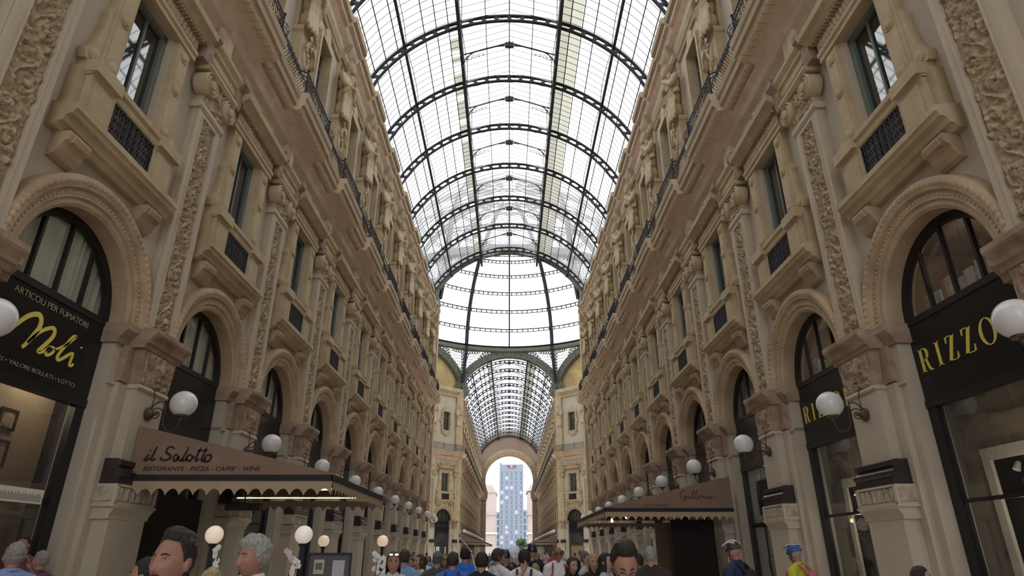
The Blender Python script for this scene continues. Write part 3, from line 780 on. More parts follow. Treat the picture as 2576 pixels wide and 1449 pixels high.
# end wall behind the camera: an open portal
m = MB(); YB = bay_y(-4) - HB
m.ring([(9 * cos(a) if abs(cos(a)) > .7 else (9 if cos(a) > 0 else -9), 12) for a in []] or [(-9, 0), (-9, 31), (9, 31), (9, 0)], [(-5.5, 0), (-5.5, 20), (5.5, 20), (5.5, 0)], YB - 1, YB)
tag(m.obj('wall_back', M['stone']), 'portal wall of the arcade behind the camera', 'wall', kind='structure')

# ------------------------------------------------------------------ floor
m = MB(); m.add([(-60, -40, 0), (60, -40, 0), (60, 420, 0), (-60, 420, 0)], [(0, 1, 2, 3)])
tag(m.obj('floor', M['floor']), 'inlaid marble floor of the arcade', 'floor', kind='structure')

# ------------------------------------------------------------------ glass barrel vault
VR, VZ = 8.0, 21.3
AX = 2.80; A1 = math.acos(AX / VR)           # angle of the main purlins
AMIN = radians(18)
def vpt(a, y, r=VR, zc=VZ): return (r * cos(a), y, zc + r * sin(a))
def make_rib(R=VR, zc=VZ, ncell=30):
    r = thing('roof_rib', '', 'roof rib'); t = .085
    a0, a1 = radians(14), radians(166)
    m = MB(); m.arc_sweep(0, zc, [(R, -t), (R, t), (R + .085, t), (R + .085, -t)], a0, a1, 60); m.obj('lower_chord', M['roofiron'], r)
    m = MB(); m.arc_sweep(0, zc, [(R + .36, -t), (R + .36, t), (R + .46, t), (R + .46, -t)], a0, a1, 60); m.obj('upper_chord', M['roofiron'], r)
    m = MB()
    for i in range(ncell + 1):
        a = a0 + (a1 - a0) * i / ncell
        prof = [(-.25, .07), (-.17, .11), (-.09, .16), (-.075, .225), (-.09, .29), (-.17, .34), (-.25, .38)]
        pts = [(d, h) for d, h in prof] + [(-d, h) for d, h in prof[::-1]]
        poly = [((R + h) * cos(a + d / R), zc + (R + h) * sin(a + d / R)) for d, h in pts]
        m.prism(poly, -t * .7, t * .7)
    m.obj('web_lattice', M['roofiron'], r)
    proto_done(r); return r
def make_truss():
    """gable truss of the raised ridge light, midway between two ribs"""
    r = thing('ridge_truss', '', 'roof truss'); z0 = VZ + (VR + .35) * sin(A1); zr = z0 + 1.0; xa = AX
    m = MB()
    for sx in (-1, 1): m.bar((0, 0, zr), (sx * xa, 0, z0 + .05), .07, .07)
    m.obj('rafter', M['roofiron'], r)
    m = MB(); pts = [(xa * .98 * cos(a), 0, z0 - .95 + (1.72) * sin(a) ** .8) for a in [pi * i / 30 for i in range(31)]]; m.tube(pts, .038, 5); m.obj('tie_arch', M['roofiron'], r)
    m = MB(); m.box(-.26, .26, -.08, .08, zr - .34, zr - .02); m.prism([(-.28, zr - .04), (-.2, zr + .1), (-.1, zr + .02), (0, zr + .12), (.1, zr + .02), (.2, zr + .1), (.28, zr - .04)], -.06, .06); m.obj('ridge_node', M['roofiron'], r)
    m = MB()
    for sx in (-1, 1):
        for i in range(5):
            n = 9; cx = sx * (xa - .18 - .26 * i); cz = z0 - .12 - .34 * (1 - i / 4.2) ** 1.6 + .03 * i; rr = .15 - .022 * i
            m.tube([(cx + rr * cos(2 * pi * k / n), 0, cz + .10 + rr * sin(2 * pi * k / n)) for k in range(n)], .022, 4, closed=True)
    m.obj('spandrel_lattice', M['roofiron'], r)
    proto_done(r); return r
P_RIB, P_TRUSS = make_rib(), make_truss()
def vault(y0, y1, ys, arm):
    nseg = 1
    g = f'glass of the barrel vault over the {arm} arm'
    z0 = VZ + (VR + .35) * sin(A1); zr = z0 + 1.0; RO = VR + .52
    def strip(m, a0, a1, n):
        vs = []; fs = []
        for i in range(n + 1):
            a = a0 + (a1 - a0) * i / n
            vs += [vpt(a, y0, RO), vpt(a, y1, RO)]
        for i in range(n): fs.append((2 * i, 2 * i + 1, 2 * i + 3, 2 * i + 2))
        m.add(vs, fs)
    ac_r, ac_l = math.acos(4.05 / RO), math.acos(3.45 / RO); ai = math.acos(AX / RO)
    m = MB(); strip(m, radians(14), ac_r, 14); strip(m, pi - ac_l, radians(166), 14)
    m.add([(AX, y0, z0), (AX, y1, z0), (0, y1, zr), (0, y0, zr), (-AX, y1, z0), (-AX, y0, z0)], [(0, 1, 2, 3), (3, 2, 4, 5)])
    tag(m.obj('ceiling_glass_' + arm, M['pane']), f'clear glazing of the barrel vault over the {arm} arm', 'glass roof', kind='structure')
    am = math.acos(3.45 / RO)
    m = MB(); strip(m, am, ai, 2); random.seed(21); gap = MB(); y = y0
    while y < y1 - .01:
        yb = min(y1, y + .49); q = [vpt(pi - ai, y, RO), vpt(pi - ai, yb, RO), vpt(pi - ac_l, yb, RO), vpt(pi - ac_l, y, RO)]
        (m if random.random() < .72 else gap).add(q, [(0, 1, 2, 3)]); y = yb
    tag(m.obj('ceiling_cream_glass_' + arm, M['pane_cream']), f'cream frosted panes along the main purlins of the {arm} vault', 'glass roof', kind='structure')
    tag(gap.obj('ceiling_clean_panes_' + arm, M['pane']), f'clean panes between the cream ones of the {arm} vault', 'glass roof', kind='structure')
    m = MB(); strip(m, ac_r, am, 2)
    tag(m.obj('ceiling_faint_glass_' + arm, M['pane_faint']), f'faintly cream panes beside the right purlin of the {arm} vault', 'glass roof', kind='structure')
    # glazing bars along the arm
    m = MB()
    angs = [math.acos(x / RO) for x in (3.45, 4.1, 4.75, 6.15, 6.75, 7.3, 7.75)]
    for a in angs:
        for aa in (a, pi - a): m.bar(vpt(aa, y0, RO - .03), vpt(aa, y1, RO - .03), .05 if arm == 'near' else .10, .05)
    for x in (-1.35, 1.35): m.bar((x, y0, z0 + (zr - z0) * (1 - abs(x) / AX) - .03), (x, y1, z0 + (zr - z0) * (1 - abs(x) / AX) - .03), .045, .05)
    for x in (-.24, .24): m.bar((x, y0, zr - .14), (x, y1, zr - .14), .018, .018)
    m.bar((0, y0, zr - .04), (0, y1, zr - .04), .06, .08)
    tag(m.obj('trim_glazing_bars_' + arm, M['roofiron']), f'thin iron glazing bars running along the {arm} vault', 'glazing bars', kind='structure')
    m = MB(); n = int((y1 - y0) / (.49 if arm == 'near' else .98)); lw = .019 if arm == 'near' else .035
    for i in range(n + 1):
        y = y0 + (y1 - y0) * i / n
        for a0, a1 in ((radians(14), ai), (pi - ai, radians(166))):
            m.tube([vpt(a0 + (a1 - a0) * k / 10, y, RO - .01) for k in range(11)], lw, 3, cap=False)
        for sx in (-1, 1): m.bar((0, y, zr - .01), (sx * AX, y, z0 - .01), lw * (1.1 if arm == 'near' else 1.6), lw)
    tag(m.obj('trim_pane_laps_' + arm, M['roofiron']), f'thin lapped pane edges across the {arm} vault', 'glazing bars', kind='structure')
    for sx, nm in ((-1, 'left'), (1, 'right')):
        r = thing('main_purlin', f'heavy iron purlin beside the ridge light of the {arm} vault, {nm} one', 'purlin', f'purlins of the {arm} vault')
        m = MB(); m.box(sx * AX - .09, sx * AX + .09, y0, y1, z0 - .62, z0 + .08); m.obj('beam', M['roofiron'], r)
        m = MB(); P = []
        for k, y in enumerate(ys): P.append((sx * (AX - .13), y, z0 - .42)); P.append((sx * (AX - .30), y + BAY / 2, z0 - .62))
        m.tube(P, .022, 5); m.obj('tie_rod', M['roofiron'], r)
        r = thing('side_purlin', f'trussed iron purlin low on the {nm} flank of the {arm} vault', 'purlin', f'purlins of the {arm} vault')
        a = math.acos(5.5 / VR); p = vpt(a, 0, VR + .40)
        m = MB(); m.box(sx * p[0] - .07, sx * p[0] + .07, y0, y1, p[2] - .1, p[2] + .08); m.obj('beam', M['roofiron'], r)
        m = MB(); P = []
        for y in ys:
            for t in range(6):
                u = t / 6; P.append((sx * (p[0] - .12 - .22 * (1 - abs(2 * u - 1)) * 0 - .16 * sin(pi * u)), y + BAY * u, p[2] - .14 - .10 * sin(pi * u)))
        m.tube(P, .022, 5); m.obj('tie_rod', M['roofiron'], r)
    for i, y in enumerate(ys):
        place(P_RIB, USED, Matrix.Translation((0, y, 0)), f'{ORD[i]} lattice arch rib of the {arm} glass vault' + (', from the camera' if arm == 'near' else ', from the dome'), f'ribs of the {arm} vault')
        if y + BAY / 2 < y1 - 1:
            place(P_TRUSS, USED, Matrix.Translation((0, y + BAY / 2, 0)), f'{ORD[i]} gable truss under the ridge light of the {arm} vault' + (', from the camera' if arm == 'near' else ', from the dome'), f'ridge trusses of the {arm} vault')
RIB0 = 26.35 - 4.85 * 3
YV = 4.0            # the glass begins here; an added unseen roof before it darkens the near bays
m = MB(); m.arc_sweep(0, VZ, [(VR, YB), (VR, YV), (VR + .8, YV), (VR + .8, YB)], radians(10), radians(170), 40)
tag(m.obj('ceiling_light_block', M['stone']), 'unseen solid roof added above the camera to dim the near bays', 'vault', kind='structure')
vault(YV, YE, [RIB0 + 4.85 * i for i in range(9 + 1) if RIB0 + 4.85 * i > YV], 'near')
vault(YF, YZ, [YF + 2.4 + 4.9 * i for i in range(15)], 'far')

# closing gable at the end of the ridge light of the near arm
m = MB(); z0 = VZ + (VR + .35) * sin(A1)
for i in range(13):
    x = -AX + 2 * AX * i / 12; m.bar((x, YE - 1.2, z0 - .5), (x, YE - 1.2, z0 + 1.0 * (1 - abs(x) / AX)), .03)
m.bar((-AX, YE - 1.2, z0 - .02), (AX, YE - 1.2, z0 - .02), .06)
tag(m.obj('ridge_gable_lattice', M['roofiron']), 'barred iron gable closing the ridge light before the dome', 'gable')

# ------------------------------------------------------------------ octagon: eight end arches, pendentives, ring, dome
OR_ = 17.3; ZRING = 30.35; DZ = 30.9
def octagon_side(i):
    """centre and inward normal of side i; 0 = near arm, counter-clockwise seen from above"""
    a = -pi / 2 + i * pi / 4; d = (YF - YE) / 2
    return (d * cos(a), YC + d * sin(a)), (-cos(a), -sin(a))
ONAMES = ['toward the camera', 'near right diagonal', 'right side arm', 'far right diagonal', 'far arm', 'far left diagonal', 'left side arm', 'near left diagonal']
def make_octarch():
    r = thing('octagon_arch', '', 'arch'); R = 8.05; zc = 21.45; a0, a1 = radians(14), radians(166)
    m = MB(); m.arc_sweep(0, zc, [(R, -.75), (R, .25), (R + .12, .30), (R + .78, .30), (R + .95, .38), (R + .98, .0), (R + .6, -.75)], a0, a1, 48); m.obj('band', M['octiron'], r, smooth=radians(30))
    m = MB()
    for i in range(25):
        a = a0 + (a1 - a0) * (i + .5) / 25; c = ((R + .45) * cos(a), .33, zc + (R + .45) * sin(a))
        m.tube([(c[0] + .17 * cos(2 * pi * k / 12), c[1], c[2] + .17 * sin(2 * pi * k / 12)) for k in range(12)], .05, 5, closed=True)
    m.obj('rosette_moulding', M['octiron'], r)
    m = MB(); m.box(-.14, .14, .25, .45, zc + R + .02, zc + R + 1.3); m.obj('keystone', M['octiron'], r)
    proto_done(r); return r
P_OARCH = make_octarch()
octmats = []
for i in range(8):
    (cx, cy), n = octagon_side(i); xf = wallmat(cx, cy, *n); octmats.append(xf)
    place(P_OARCH, USED, xf @ Matrix.Translation((0, -.75 if i in (1, 7) else 0, .45 if i == 0 else 0)), f'grey green iron arch with ring ornaments under the dome, {ONAMES[i]}', 'arches around the dome')
def make_pendentive():
    """curved panel above a corner of the octagon, described for the corner between sides 0 and 1"""
    r = thing('pendentive', '', 'pendentive')
    R = 8.05 + .96; zc = 21.45
    (c0, n0), (c1, n1) = octagon_side(0), octagon_side(1)
    def rail(side, s):   # extrados from apex (s=0) to springing (s=1)
        xf = octmats[side]; sg = -1 if side == 0 else 1
        # local x toward the shared corner
        a = pi / 2 - s * radians(62)
        p = Vector((R * cos(a), 0.0, zc + R * sin(a)))
        q = xf @ p; q2 = xf @ Vector((-p.x, 0, p.z))
        cdir = Vector((sin(pi / 8), -cos(pi / 8), 0))
        return q if (q - Vector((0, YC, 0))).dot(cdir) > (q2 - Vector((0, YC, 0))).dot(cdir) else q2
    def ringpt(s, side):
        a = -pi / 2 + (pi / 8) + (s - 1) * (pi / 8) * (1 if side == 0 else -1)
        return Vector((OR_ * cos(a), YC + OR_ * sin(a), ZRING))
    N = 12
    def patch(side, s0, s1, t0, t1, mname, matr):
        m = MB(); vs = []; fs = []; k = 6
        for i in range(N + 1):
            s = s0 + (s1 - s0) * i / N; A = rail(side, s); B = ringpt(s, side)
            for j in range(k + 1):
                t = t0 + (t1 - t0) * j / k; vs.append(tuple(A.lerp(B, t)))
        for i in range(N):
            for j in range(k): a = i * (k + 1) + j; fs.append((a, a + 1, a + k + 2, a + k + 1))
        m.add(vs, fs); return m.obj(mname, matr, r, smooth=True)
    for side in (0, 1):
        patch(side, 0, .34, 0, 1, 'iron_plate', M['octiron'])
        pn = patch(side, .34, 1.0, 0, .93, 'lattice_pane', M['pane']); pn.location = (0, 0, .06)
        patch(side, .34, 1.0, .93, 1, 'iron_plate', M['octiron'])
        def Q(s, t): return rail(side, s).lerp(ringpt(s, side), t)
        m = MB(); NS = 11
        def cell(s0, s1, t0, t1, hole):
            K = 16; vs = []
            for k in range(K):
                a = 2 * pi * (k + .5) / K; cx, cy = cos(a), sin(a); f = 1 / max(abs(cx), abs(cy))
                vs.append(tuple(Q((s0 + s1) / 2 + (s1 - s0) / 2 * cx * f, (t0 + t1) / 2 + (t1 - t0) / 2 * cy * f)))
            for k in range(K):
                a = 2 * pi * (k + .5) / K
                vs.append(tuple(Q((s0 + s1) / 2 + (s1 - s0) / 2 * cos(a) * hole, (t0 + t1) / 2 + (t1 - t0) / 2 * sin(a) * hole)))
            m.add(vs, [(k, (k + 1) % K, K + (k + 1) % K, K + k) for k in range(K)])
        sa = .34
        for i in range(NS):
            s0, s1 = sa + (1 - sa) * i / NS, sa + (1 - sa) * (i + 1) / NS
            L = (Q((s0 + s1) / 2, 0) - Q((s0 + s1) / 2, 1)).length; nt_ = max(3, round(L / .50))
            for q in range(nt_):
                u = (s0 + s1) / 2; v = (q + .5) / nt_ * .93
                big = abs(u - .74) < .16 and abs(v - .5) < .34
                cell(s0, s1, .93 * q / nt_, .93 * (q + 1) / nt_, .86 if big else .46)
        m.obj('pierced_lattice', M['octiron'], r)
    proto_done(r); return r
P_PEND = make_pendentive()
for i in range(8):
    xf = Matrix.Translation((0, YC, 0)) @ Matrix.Rotation(i * pi / 4, 4, 'Z') @ Matrix.Translation((0, -YC, 0))
    place(P_PEND, USED, xf, f'pierced iron corner panel below the dome ring, from {ONAMES[i]} to {ONAMES[(i + 1) % 8]}', 'corner panels below the dome')
r = thing('dome_ring_beam', 'grey green iron ring beam carrying the glass dome', 'ring beam', loc=(0, YC, 0))
m = MB(); m.lathe([(OR_ - .25, ZRING - .1), (OR_ + .6, ZRING - .1), (OR_ + .6, DZ + .1), (OR_ - .05, DZ + .1), (OR_ - .05, ZRING + .45), (OR_ - .3, ZRING + .40), (OR_ - .3, ZRING + .1), (OR_ - .25, ZRING - .1)], 96); m.f = [f for f in m.f if len(f) == 4]; m.mi = m.mi[:len(m.f)]
m.obj('ring_girder', M['octiron'], r)
m = MB(); m.lathe([(OR_ - .1, DZ + .02), (OR_ - .36, DZ + .06), (OR_ - .36, DZ + .16), (OR_ - .1, DZ + .18), (OR_ - .1, DZ + .02)], 96); m.f = [f for f in m.f if len(f) == 4]; m.mi = m.mi[:len(m.f)]
m.obj('gutter_edge', M['roofiron'], r)
# dome
def dpt(p, a, R=OR_): return (R * cos(p) * cos(a), R * cos(p) * sin(a), DZ + R * sin(p))
def make_domerib(kind):
    r = thing('dome_rib', '', 'dome rib'); N = 30; p1 = radians(82)
    if kind == 'lattice':
        for s in (-1, 1):
            m = MB(); m.tube([Vector(dpt(p1 * i / N, 0, OR_ - .1)) + Vector((0, s * .34, 0)) for i in range(N + 1)], .10, 4); m.obj('chord', M['roofiron'], r)
        m = MB()
        for i in range(44):
            p = p1 * (i + .5) / 44; q = Vector(dpt(p, 0, OR_ - .1)); up = Vector((-sin(p), 0, cos(p)))
            m.tube([q + Vector((0, .22 * cos(2 * pi * k / 8), 0)) + up * .2 * sin(2 * pi * k / 8) for k in range(8)], .055, 4, closed=True)
        m.obj('web_lattice', M['roofiron'], r)
    else:
        w = .11 if kind == 'slender' else .24
        m = MB(); m.tube([dpt(p1 * i / N, 0, OR_ - .05) for i in range(N + 1)], w, 4); m.obj('rib_bar', M['roofiron'], r)
        m = MB(); m.tube([dpt(p1 * i / N, 0, OR_ - .55) for i in range(N + 1)], w * .8, 4); m.obj('rib_flange', M['roofiron'], r)
        if kind == 'thick':
            m = MB(); m.bar((OR_ - .35, 0, DZ - .1), (OR_ + 1.1, 0, 25.3), .40, .40, up=(0, 1, 0)); m.obj('corner_post', M['roofiron'], r)
    proto_done(r); return r
P_DR = {k: make_domerib(k) for k in ('slender', 'thick', 'lattice')}
for i in range(16):
    a = pi / 2 + 2 * pi * i / 16; k = 'thick' if i % 2 else ('slender', 'lattice')[(i // 2) % 2]
    place(P_DR[k], USED, Matrix.Translation((0, YC, 0)) @ Matrix.Rotation(a, 4, 'Z'), f'{k} iron dome rib, ' + ('the far one straight ahead' if i == 0 else f'number {i + 1} of sixteen counting from the far one'), 'ribs of the dome')
HOOPS = [9.1, 18.9, 28.3, 37.3, 45.2, 54, 64, 74]
for k, h in enumerate(HOOPS):
    p = radians(h); r = thing('dome_hoop', f'{ORD[k] if k else "lowest"} iron hoop of the glass dome, counting upward', 'dome hoop', 'hoops of the dome', loc=(0, YC, 0))
    dp = .0125
    for nm, q in (('lower_ring', p - dp), ('upper_ring', p + dp)):
        m = MB(); m.tube([(OR_ * cos(q) * cos(2 * pi * i / 96), OR_ * cos(q) * sin(2 * pi * i / 96), DZ + OR_ * sin(q)) for i in range(96)], 0.06 if nm == 'lower_ring' else .085, 4, closed=True); m.obj(nm, M['roofiron'], r)
    m = MB(); n = 16 * 8
    for i in range(n):
        a = 2 * pi * (i + .5) / n
        m.bar(dpt(p - dp, a), dpt(p + dp, a), .14, .08)
    m.obj('web_lattice', M['roofiron'], r)
m = MB(); NP, NA = 20, 64; vs = []; fs = []
for i in range(NP + 1):
    for k in range(NA): vs.append(dpt(radians(88) * i / NP, 2 * pi * k / NA, OR_ + .1))
for i in range(NP):
    for k in range(NA): fs.append((i * NA + k, i * NA + (k + 1) % NA, (i + 1) * NA + (k + 1) % NA, (i + 1) * NA + k))
m.add(vs, fs); o = m.obj('ceiling_dome_glass', M['pane'], smooth=True); o.location = (0, YC, 0); tag(o, 'glass panes of the dome', 'glass dome', kind='structure')
m = MB()
for i in range(1, 40):
    p = radians(80) * i / 40
    m.tube([dpt(p, 2 * pi * k / 72, OR_ + .04) for k in range(72)], .016, 3, closed=True)
o = m.obj('trim_dome_pane_laps', M['roofiron']); o.location = (0, YC, 0); tag(o, 'fine lapped pane edges round the dome', 'glazing bars', kind='structure')

# octagon walls: the diagonals have three bays each, side arms stand open
wm = MB(); lun = MB()
for i in (1, 3, 5, 7):
    xf = octmats[i]
    for b in (-1, 0, 1): wall_bay(wm, xf @ Matrix.Translation((b * BAY, 0, 0)))
    wm.box(-7.4, 7.4, AW - .4, AW, 23.1, 24.4, xf)
    # lunette under the iron arch
    pts = [(8.1 * cos(radians(20) + radians(140) * k / 24), 21.45 + 8.1 * sin(radians(20) + radians(140) * k / 24)) for k in range(25)]
    lun.prism(pts, -.7, -.6, xf=xf)
tag(wm.obj('wall_octagon', M['plaster']), 'cream plaster diagonal walls of the octagon', 'wall', kind='structure')
tag(lun.obj('wall_octagon_lunettes', M['mosaic']), 'ochre painted lunettes above the diagonal walls of the octagon', 'lunette', kind='structure')
for i, nm in ((5, 'left'), (3, 'right')):
    xf = octmats[i]; g = f'far {nm} diagonal wall of the octagon'
    cnt = {5: (-1, 1, 'beside the far arm'), 3: (1, -1, 'beside the far arm')}[i]
    # the bay next to the far arm is the one in view
    order = (-1, 0, 1) if i == 5 else (1, 0, -1)
    # find which local x is nearer the far arm
    e = xf @ Vector((BAY, 0, 0)); f = xf @ Vector((-BAY, 0, 0))
    order = (1, 0, -1) if e.y > f.y else (-1, 0, 1)
    W_ = ['beside the far arm', 'in its middle', 'beside the side arm']
    for t, b in enumerate(order):
        x2 = xf @ Matrix.Translation((b * BAY, 0, 0))
        for pr, what in ((P_ARCH, 'ochre stone shop arch'), (P_WIN, 'tall window with iron parapet grille'), (P_BALC, 'stone balcony length'), (P_RAIL, 'black iron balcony railing'), (P_AWIN, 'attic window in lobed stone frame'), (P_SHOP, 'dark shopfront with lunette')):
            place(pr, USED, x2, f'{what}, far {nm} diagonal octagon wall, {W_[t]}', g)
    for t, k in enumerate((1.46, .5, -.5, -1.46)):
        x2 = xf @ Matrix.Translation((k * BAY * (1 if order[0] == 1 else -1), 0, 0))
        for pr, what in ((P_PIER, 'stone pier'), (P_PIL, 'carved pilaster'), (P_STAT, 'draped stone figure')):
            place(pr, USED, x2, f'{what}, far {nm} diagonal octagon wall, {ORD[t]} from the far arm'.replace('nearest from', 'nearest to'), g)
    m = MB(); m.sweep_x([(AW - .3, 23.0), (AW + .2, 23.1), (AW + .3, 23.4), (AW + .75, 23.8), (AW + .8, 24.3), (AW + .3, 24.45), (AW - .3, 24.5)], -7.35, 7.35)
    o = m.obj('octagon_cornice', M['stone']); o.matrix_world = xf; tag(o, f'ochre stone cornice under the lunette of the far {nm} diagonal wall', 'cornice', 'cornices of the octagon')
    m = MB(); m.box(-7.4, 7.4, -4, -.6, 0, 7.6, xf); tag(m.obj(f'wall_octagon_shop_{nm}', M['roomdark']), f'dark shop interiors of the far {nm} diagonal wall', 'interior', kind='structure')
for i in (2, 6):
    xf = octmats[i]; m = MB()
    for s in (-1, 1): m.box(s * 7.35 - .3, s * 7.35 + .3, -14, -.3, 0, 24, xf)
    tag(m.obj('wall_side_arm_' + ('right' if i == 2 else 'left'), M['stone']), f'walls of the {"right" if i == 2 else "left"} side arm opening off the octagon', 'wall', kind='structure')
# upper drum walls behind pendentives keep the sky out
m = MB()
for i in range(8):
    (cx, cy), n = octagon_side(i)
for s in (-1, 1):
    # corner posts at the arm mouths
    for y in (YE, YF):
        m.box(s * 7.35 - .45, s * 7.35 + .45, y - .45, y + .45, 0, 23.9)
        d_ = 1 if y == YF else -1
        m.box(s * 7.7 - .62, s * 7.7 + .62, y + .1 - .5 * (1 - d_) * .4, y + 1.1, 23.8, 26.2)
tag(m.obj('trim_corner_posts', M['stone']), 'ochre stone corner posts where the arms meet the octagon', 'corner post', kind='structure')

# ------------------------------------------------------------------ far arm
NF = 14
def far_y(j): return YF + 1.0 + BAY * (j + .5)
for side in ('left', 'right'):
    wm = MB(); rm = MB()
    for j in range(NF): wall_bay(wm, side_matrix(side, far_y(j))); rm.box(-HB, HB, -1, -.6, 0, 7.6, side_matrix(side, far_y(j)))
    for y0, y1 in ((YF, YF + 1.0), (far_y(NF - 1) + HB, YZ)):
        for z0, z1, yy in ((0, 14.2, 0), (15, 23.2, AW)): wm.box(-(y1 - y0) / 2, (y1 - y0) / 2, yy - .3, yy, z0, z1, side_matrix(side, (y0 + y1) / 2))
    tag(wm.obj(f'wall_{side}_far', M['plaster']), f'cream plaster wall of the far arm along the {side} side', 'wall', kind='structure')
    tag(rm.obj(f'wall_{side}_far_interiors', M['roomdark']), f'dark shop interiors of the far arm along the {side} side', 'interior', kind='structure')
    for j in range(NF):
        xf = side_matrix(side, far_y(j))
        for pr, key in ((P_ARCH, 'arch'), (P_WIN, 'win'), (P_BALC, 'balc'), (P_RAIL, 'rail'), (P_AWIN, 'awin'), (P_CORN, 'corn'), (P_SHOP, 'shop')): put(pr, key, j, side, 'far', xf)
    for j in range(NF + 1):
        xf = side_matrix(side, far_y(j) - HB)
        for pr, key in ((P_PIER, 'pier'), (P_PIL, 'pil'), (P_STAT, 'stat'), (P_LAMP, 'lamp')): put(pr, key, j, side, 'far', xf)

# ------------------------------------------------------------------ far portal
r = thing('portal_arch', 'brown stone portal arch closing the far arm', 'portal', loc=(0, YZ, 0))
def portal_loop(hw, zs, n=28):
    return [(-hw, 0), (-hw, zs)] + [(-hw * cos(pi * i / n), zs + hw * sin(pi * i / n)) for i in range(1, n)] + [(hw, zs), (hw, 0)]
def big_loop(n=28):
    return [(-9, 0), (-9, 22)] + [(-9 * cos(pi * i / n), 22 + 9 * sin(pi * i / n)) for i in range(1, n)] + [(9, 22), (9, 0)]
m = MB(); m.ring(big_loop(), portal_loop(6.1, 18.6), 0, 3.0); m.obj('wall_face', M['capital'], r)
m = MB(); m.ring(portal_loop(7.5, 18.6), portal_loop(6.0, 18.6), -.35, .0); m.obj('archivolt', M['stone'], r)
m = MB(); m.ring(portal_loop(6.9, 18.6), portal_loop(6.05, 18.6), -.5, -.35); m.obj('inner_moulding', M['arch'], r)
for s in (-1, 1):
    m = MB(); m.prism([(s * 7.6, 13.6), (s * 5.75, 13.6), (s * 5.45, 14.4), (s * 5.4, 15.6), (s * 5.8, 16.6), (s * 6.15, 18.6), (s * 7.6, 18.6)], -.9, 2.4); m.obj('corbel', M['capital'], r)
    m = MB(); m.box(5.8 if s > 0 else -7.6, 7.6 if s > 0 else -5.8, -.62, 2.6, 0, 13.7); m.obj('jamb_pier', M['capital'], r)

# ------------------------------------------------------------------ beyond the portal
YT = 330
r = thing('office_tower', 'grey blue office tower seen through the far portal', 'building', loc=(1.15, YT, 0))
TW, TH = 6.05, 43.2; NFL = 17; zb = 1.0; FH = (TH - 3.4) / NFL
m = MB(); m.box(-TW, TW, 0, 12, 0, TH); m.box(-TW, -TW + .9, 1, 3, TH, TH + .9); m.box(TW - 1.6, TW - .3, 2, 5, TH, TH + .35); m.box(-TW - .02, -TW + .16, -.2, 0, 0, TH + 1.6); m.obj('block', M['tower'], r)
random.seed(11)
fl_mesh = {}
for f in range(NFL):
    z = f * FH + .3
    m = MB(); m.box(-TW + .15, TW - .15, -.22, 0, z + FH * .86, z + FH * .93); b = m.obj('floor_band', M['towerlt'], r)
    for k in range(5):
        cx = -TW + 1.2 + k * (2 * TW - 2.4) / 4
        lit = random.random() < .12
        if 'w' not in fl_mesh:
            w = MB(); w.box(-.46, .46, -.12, 0, .25, FH * .72); fl_mesh['w'] = w.mesh('window', M['towerwin'])
            w = MB(); w.box(-.86, -.6, -.16, 0, .2, FH * .74); w.box(.6, .86, -.16, 0, .2, FH * .74); w.box(-.09, .09, -.18, -.1, .2, FH * .74); fl_mesh['s'] = w.mesh('window_frame', M['towerlt'])
            w = MB(); w.box(-.86, .86, -.16, 0, .2, FH * .74); fl_mesh['b'] = w.mesh('window_blind', M['towerlt'])
        o = link('window', fl_mesh['b' if lit else 'w'], r); o.location = (cx, 0, z)
        if not lit: q = link('window_frame', fl_mesh['s'], o)
m = MB(); m.box(-2.1, 2.3, -.6, -.2, TH - 1.55, TH - .45); sg = m.obj('roof_sign', M['towerwin'], r)
M['signred'] = mat('sign_red', (.62, .16, .20), .6)
m = MB(); m.prism([(-.5, TH - 1.7), (.5, TH - 1.7), (.75, TH - .35), (0, TH - .1), (-.75, TH - .35)], -.75, -.6); m.obj('sign_emblem', M['signred'], sg)
for i, (x, lb) in enumerate(((-4.9, 'left'), (6.9, 'right'))):
    pass
for sx, x0, x1, h in ((-1, -16, -5.0, 20.3), (1, 7.25, 19, 21.2)):
    r = thing('side_block', f'lower pale grey block {"left" if sx < 0 else "right"} of the office tower', 'building', 'low blocks beside the tower', loc=(0, YT + 2, 0))
    m = MB(); m.box(x0, x1, 0, 10, 0, h); m.obj('block', M['towerlt'], r)
    w = None
    for f in range(6):
        for k in range(9):
            x = x0 + .7 + k * 1.2
            if x > x1 - .6: continue
            if w is None: q = MB(); q.box(-.33, .33, -.15, 0, 0, 2.3); w = q.mesh('window', M['towerwin'])
            o = link('window', w, r); o.location = (x, 0, h - 3.1 - f * 3.2)
    m = MB(); m.prism([(x0, h), (x1, h), ((x1 + x0) / 2, h + (.9 if sx > 0 else .2))], 0, 10); m.obj('roof', M['capital'], r)
for sx, nm in ((-1, 'left'), (1, 'right')):
    r = thing('corner_house', f'pale pink house front just outside the far portal on its {nm}', 'building', 'houses outside the far portal', loc=(0, 200, 0))
    xi = 4.1 if sx < 0 else 5.2
    a, b = (-14, -xi) if sx < 0 else (xi + .6, 15)
    m = MB(); m.box(a, b, 0, 14, 0, 18.6); m.obj('facade', M['palehouse'], r)
    m = MB(); m.box(a - .2, b + (.35 if sx < 0 else 0), -.4, 14, 6.6, 7.1) if sx < 0 else m.box(a - .35, b, -.4, 14, 6.6, 7.1); m.obj('string_course', M['white'], r)
    m = MB(); m.box(a - .3, b + .3, -.4, 14.2, 12.0, 12.4); m.obj('string_course', M['palehouse'], r)
    e = xi - .3
    m = MB(); m.prism([(sx * 14, 18.4), (sx * (xi - .35), 18.4), (sx * (xi + .1), 18.9), (sx * (xi + 1.0), 20.6), (sx * 14, 20.9)] if sx < 0 else [(14, 18.9), (5.3, 18.9), (5.7, 19.3), (6.6, 20.8), (14, 21)], -.3, 14); m.obj('eaves', M['palehouse'], r)
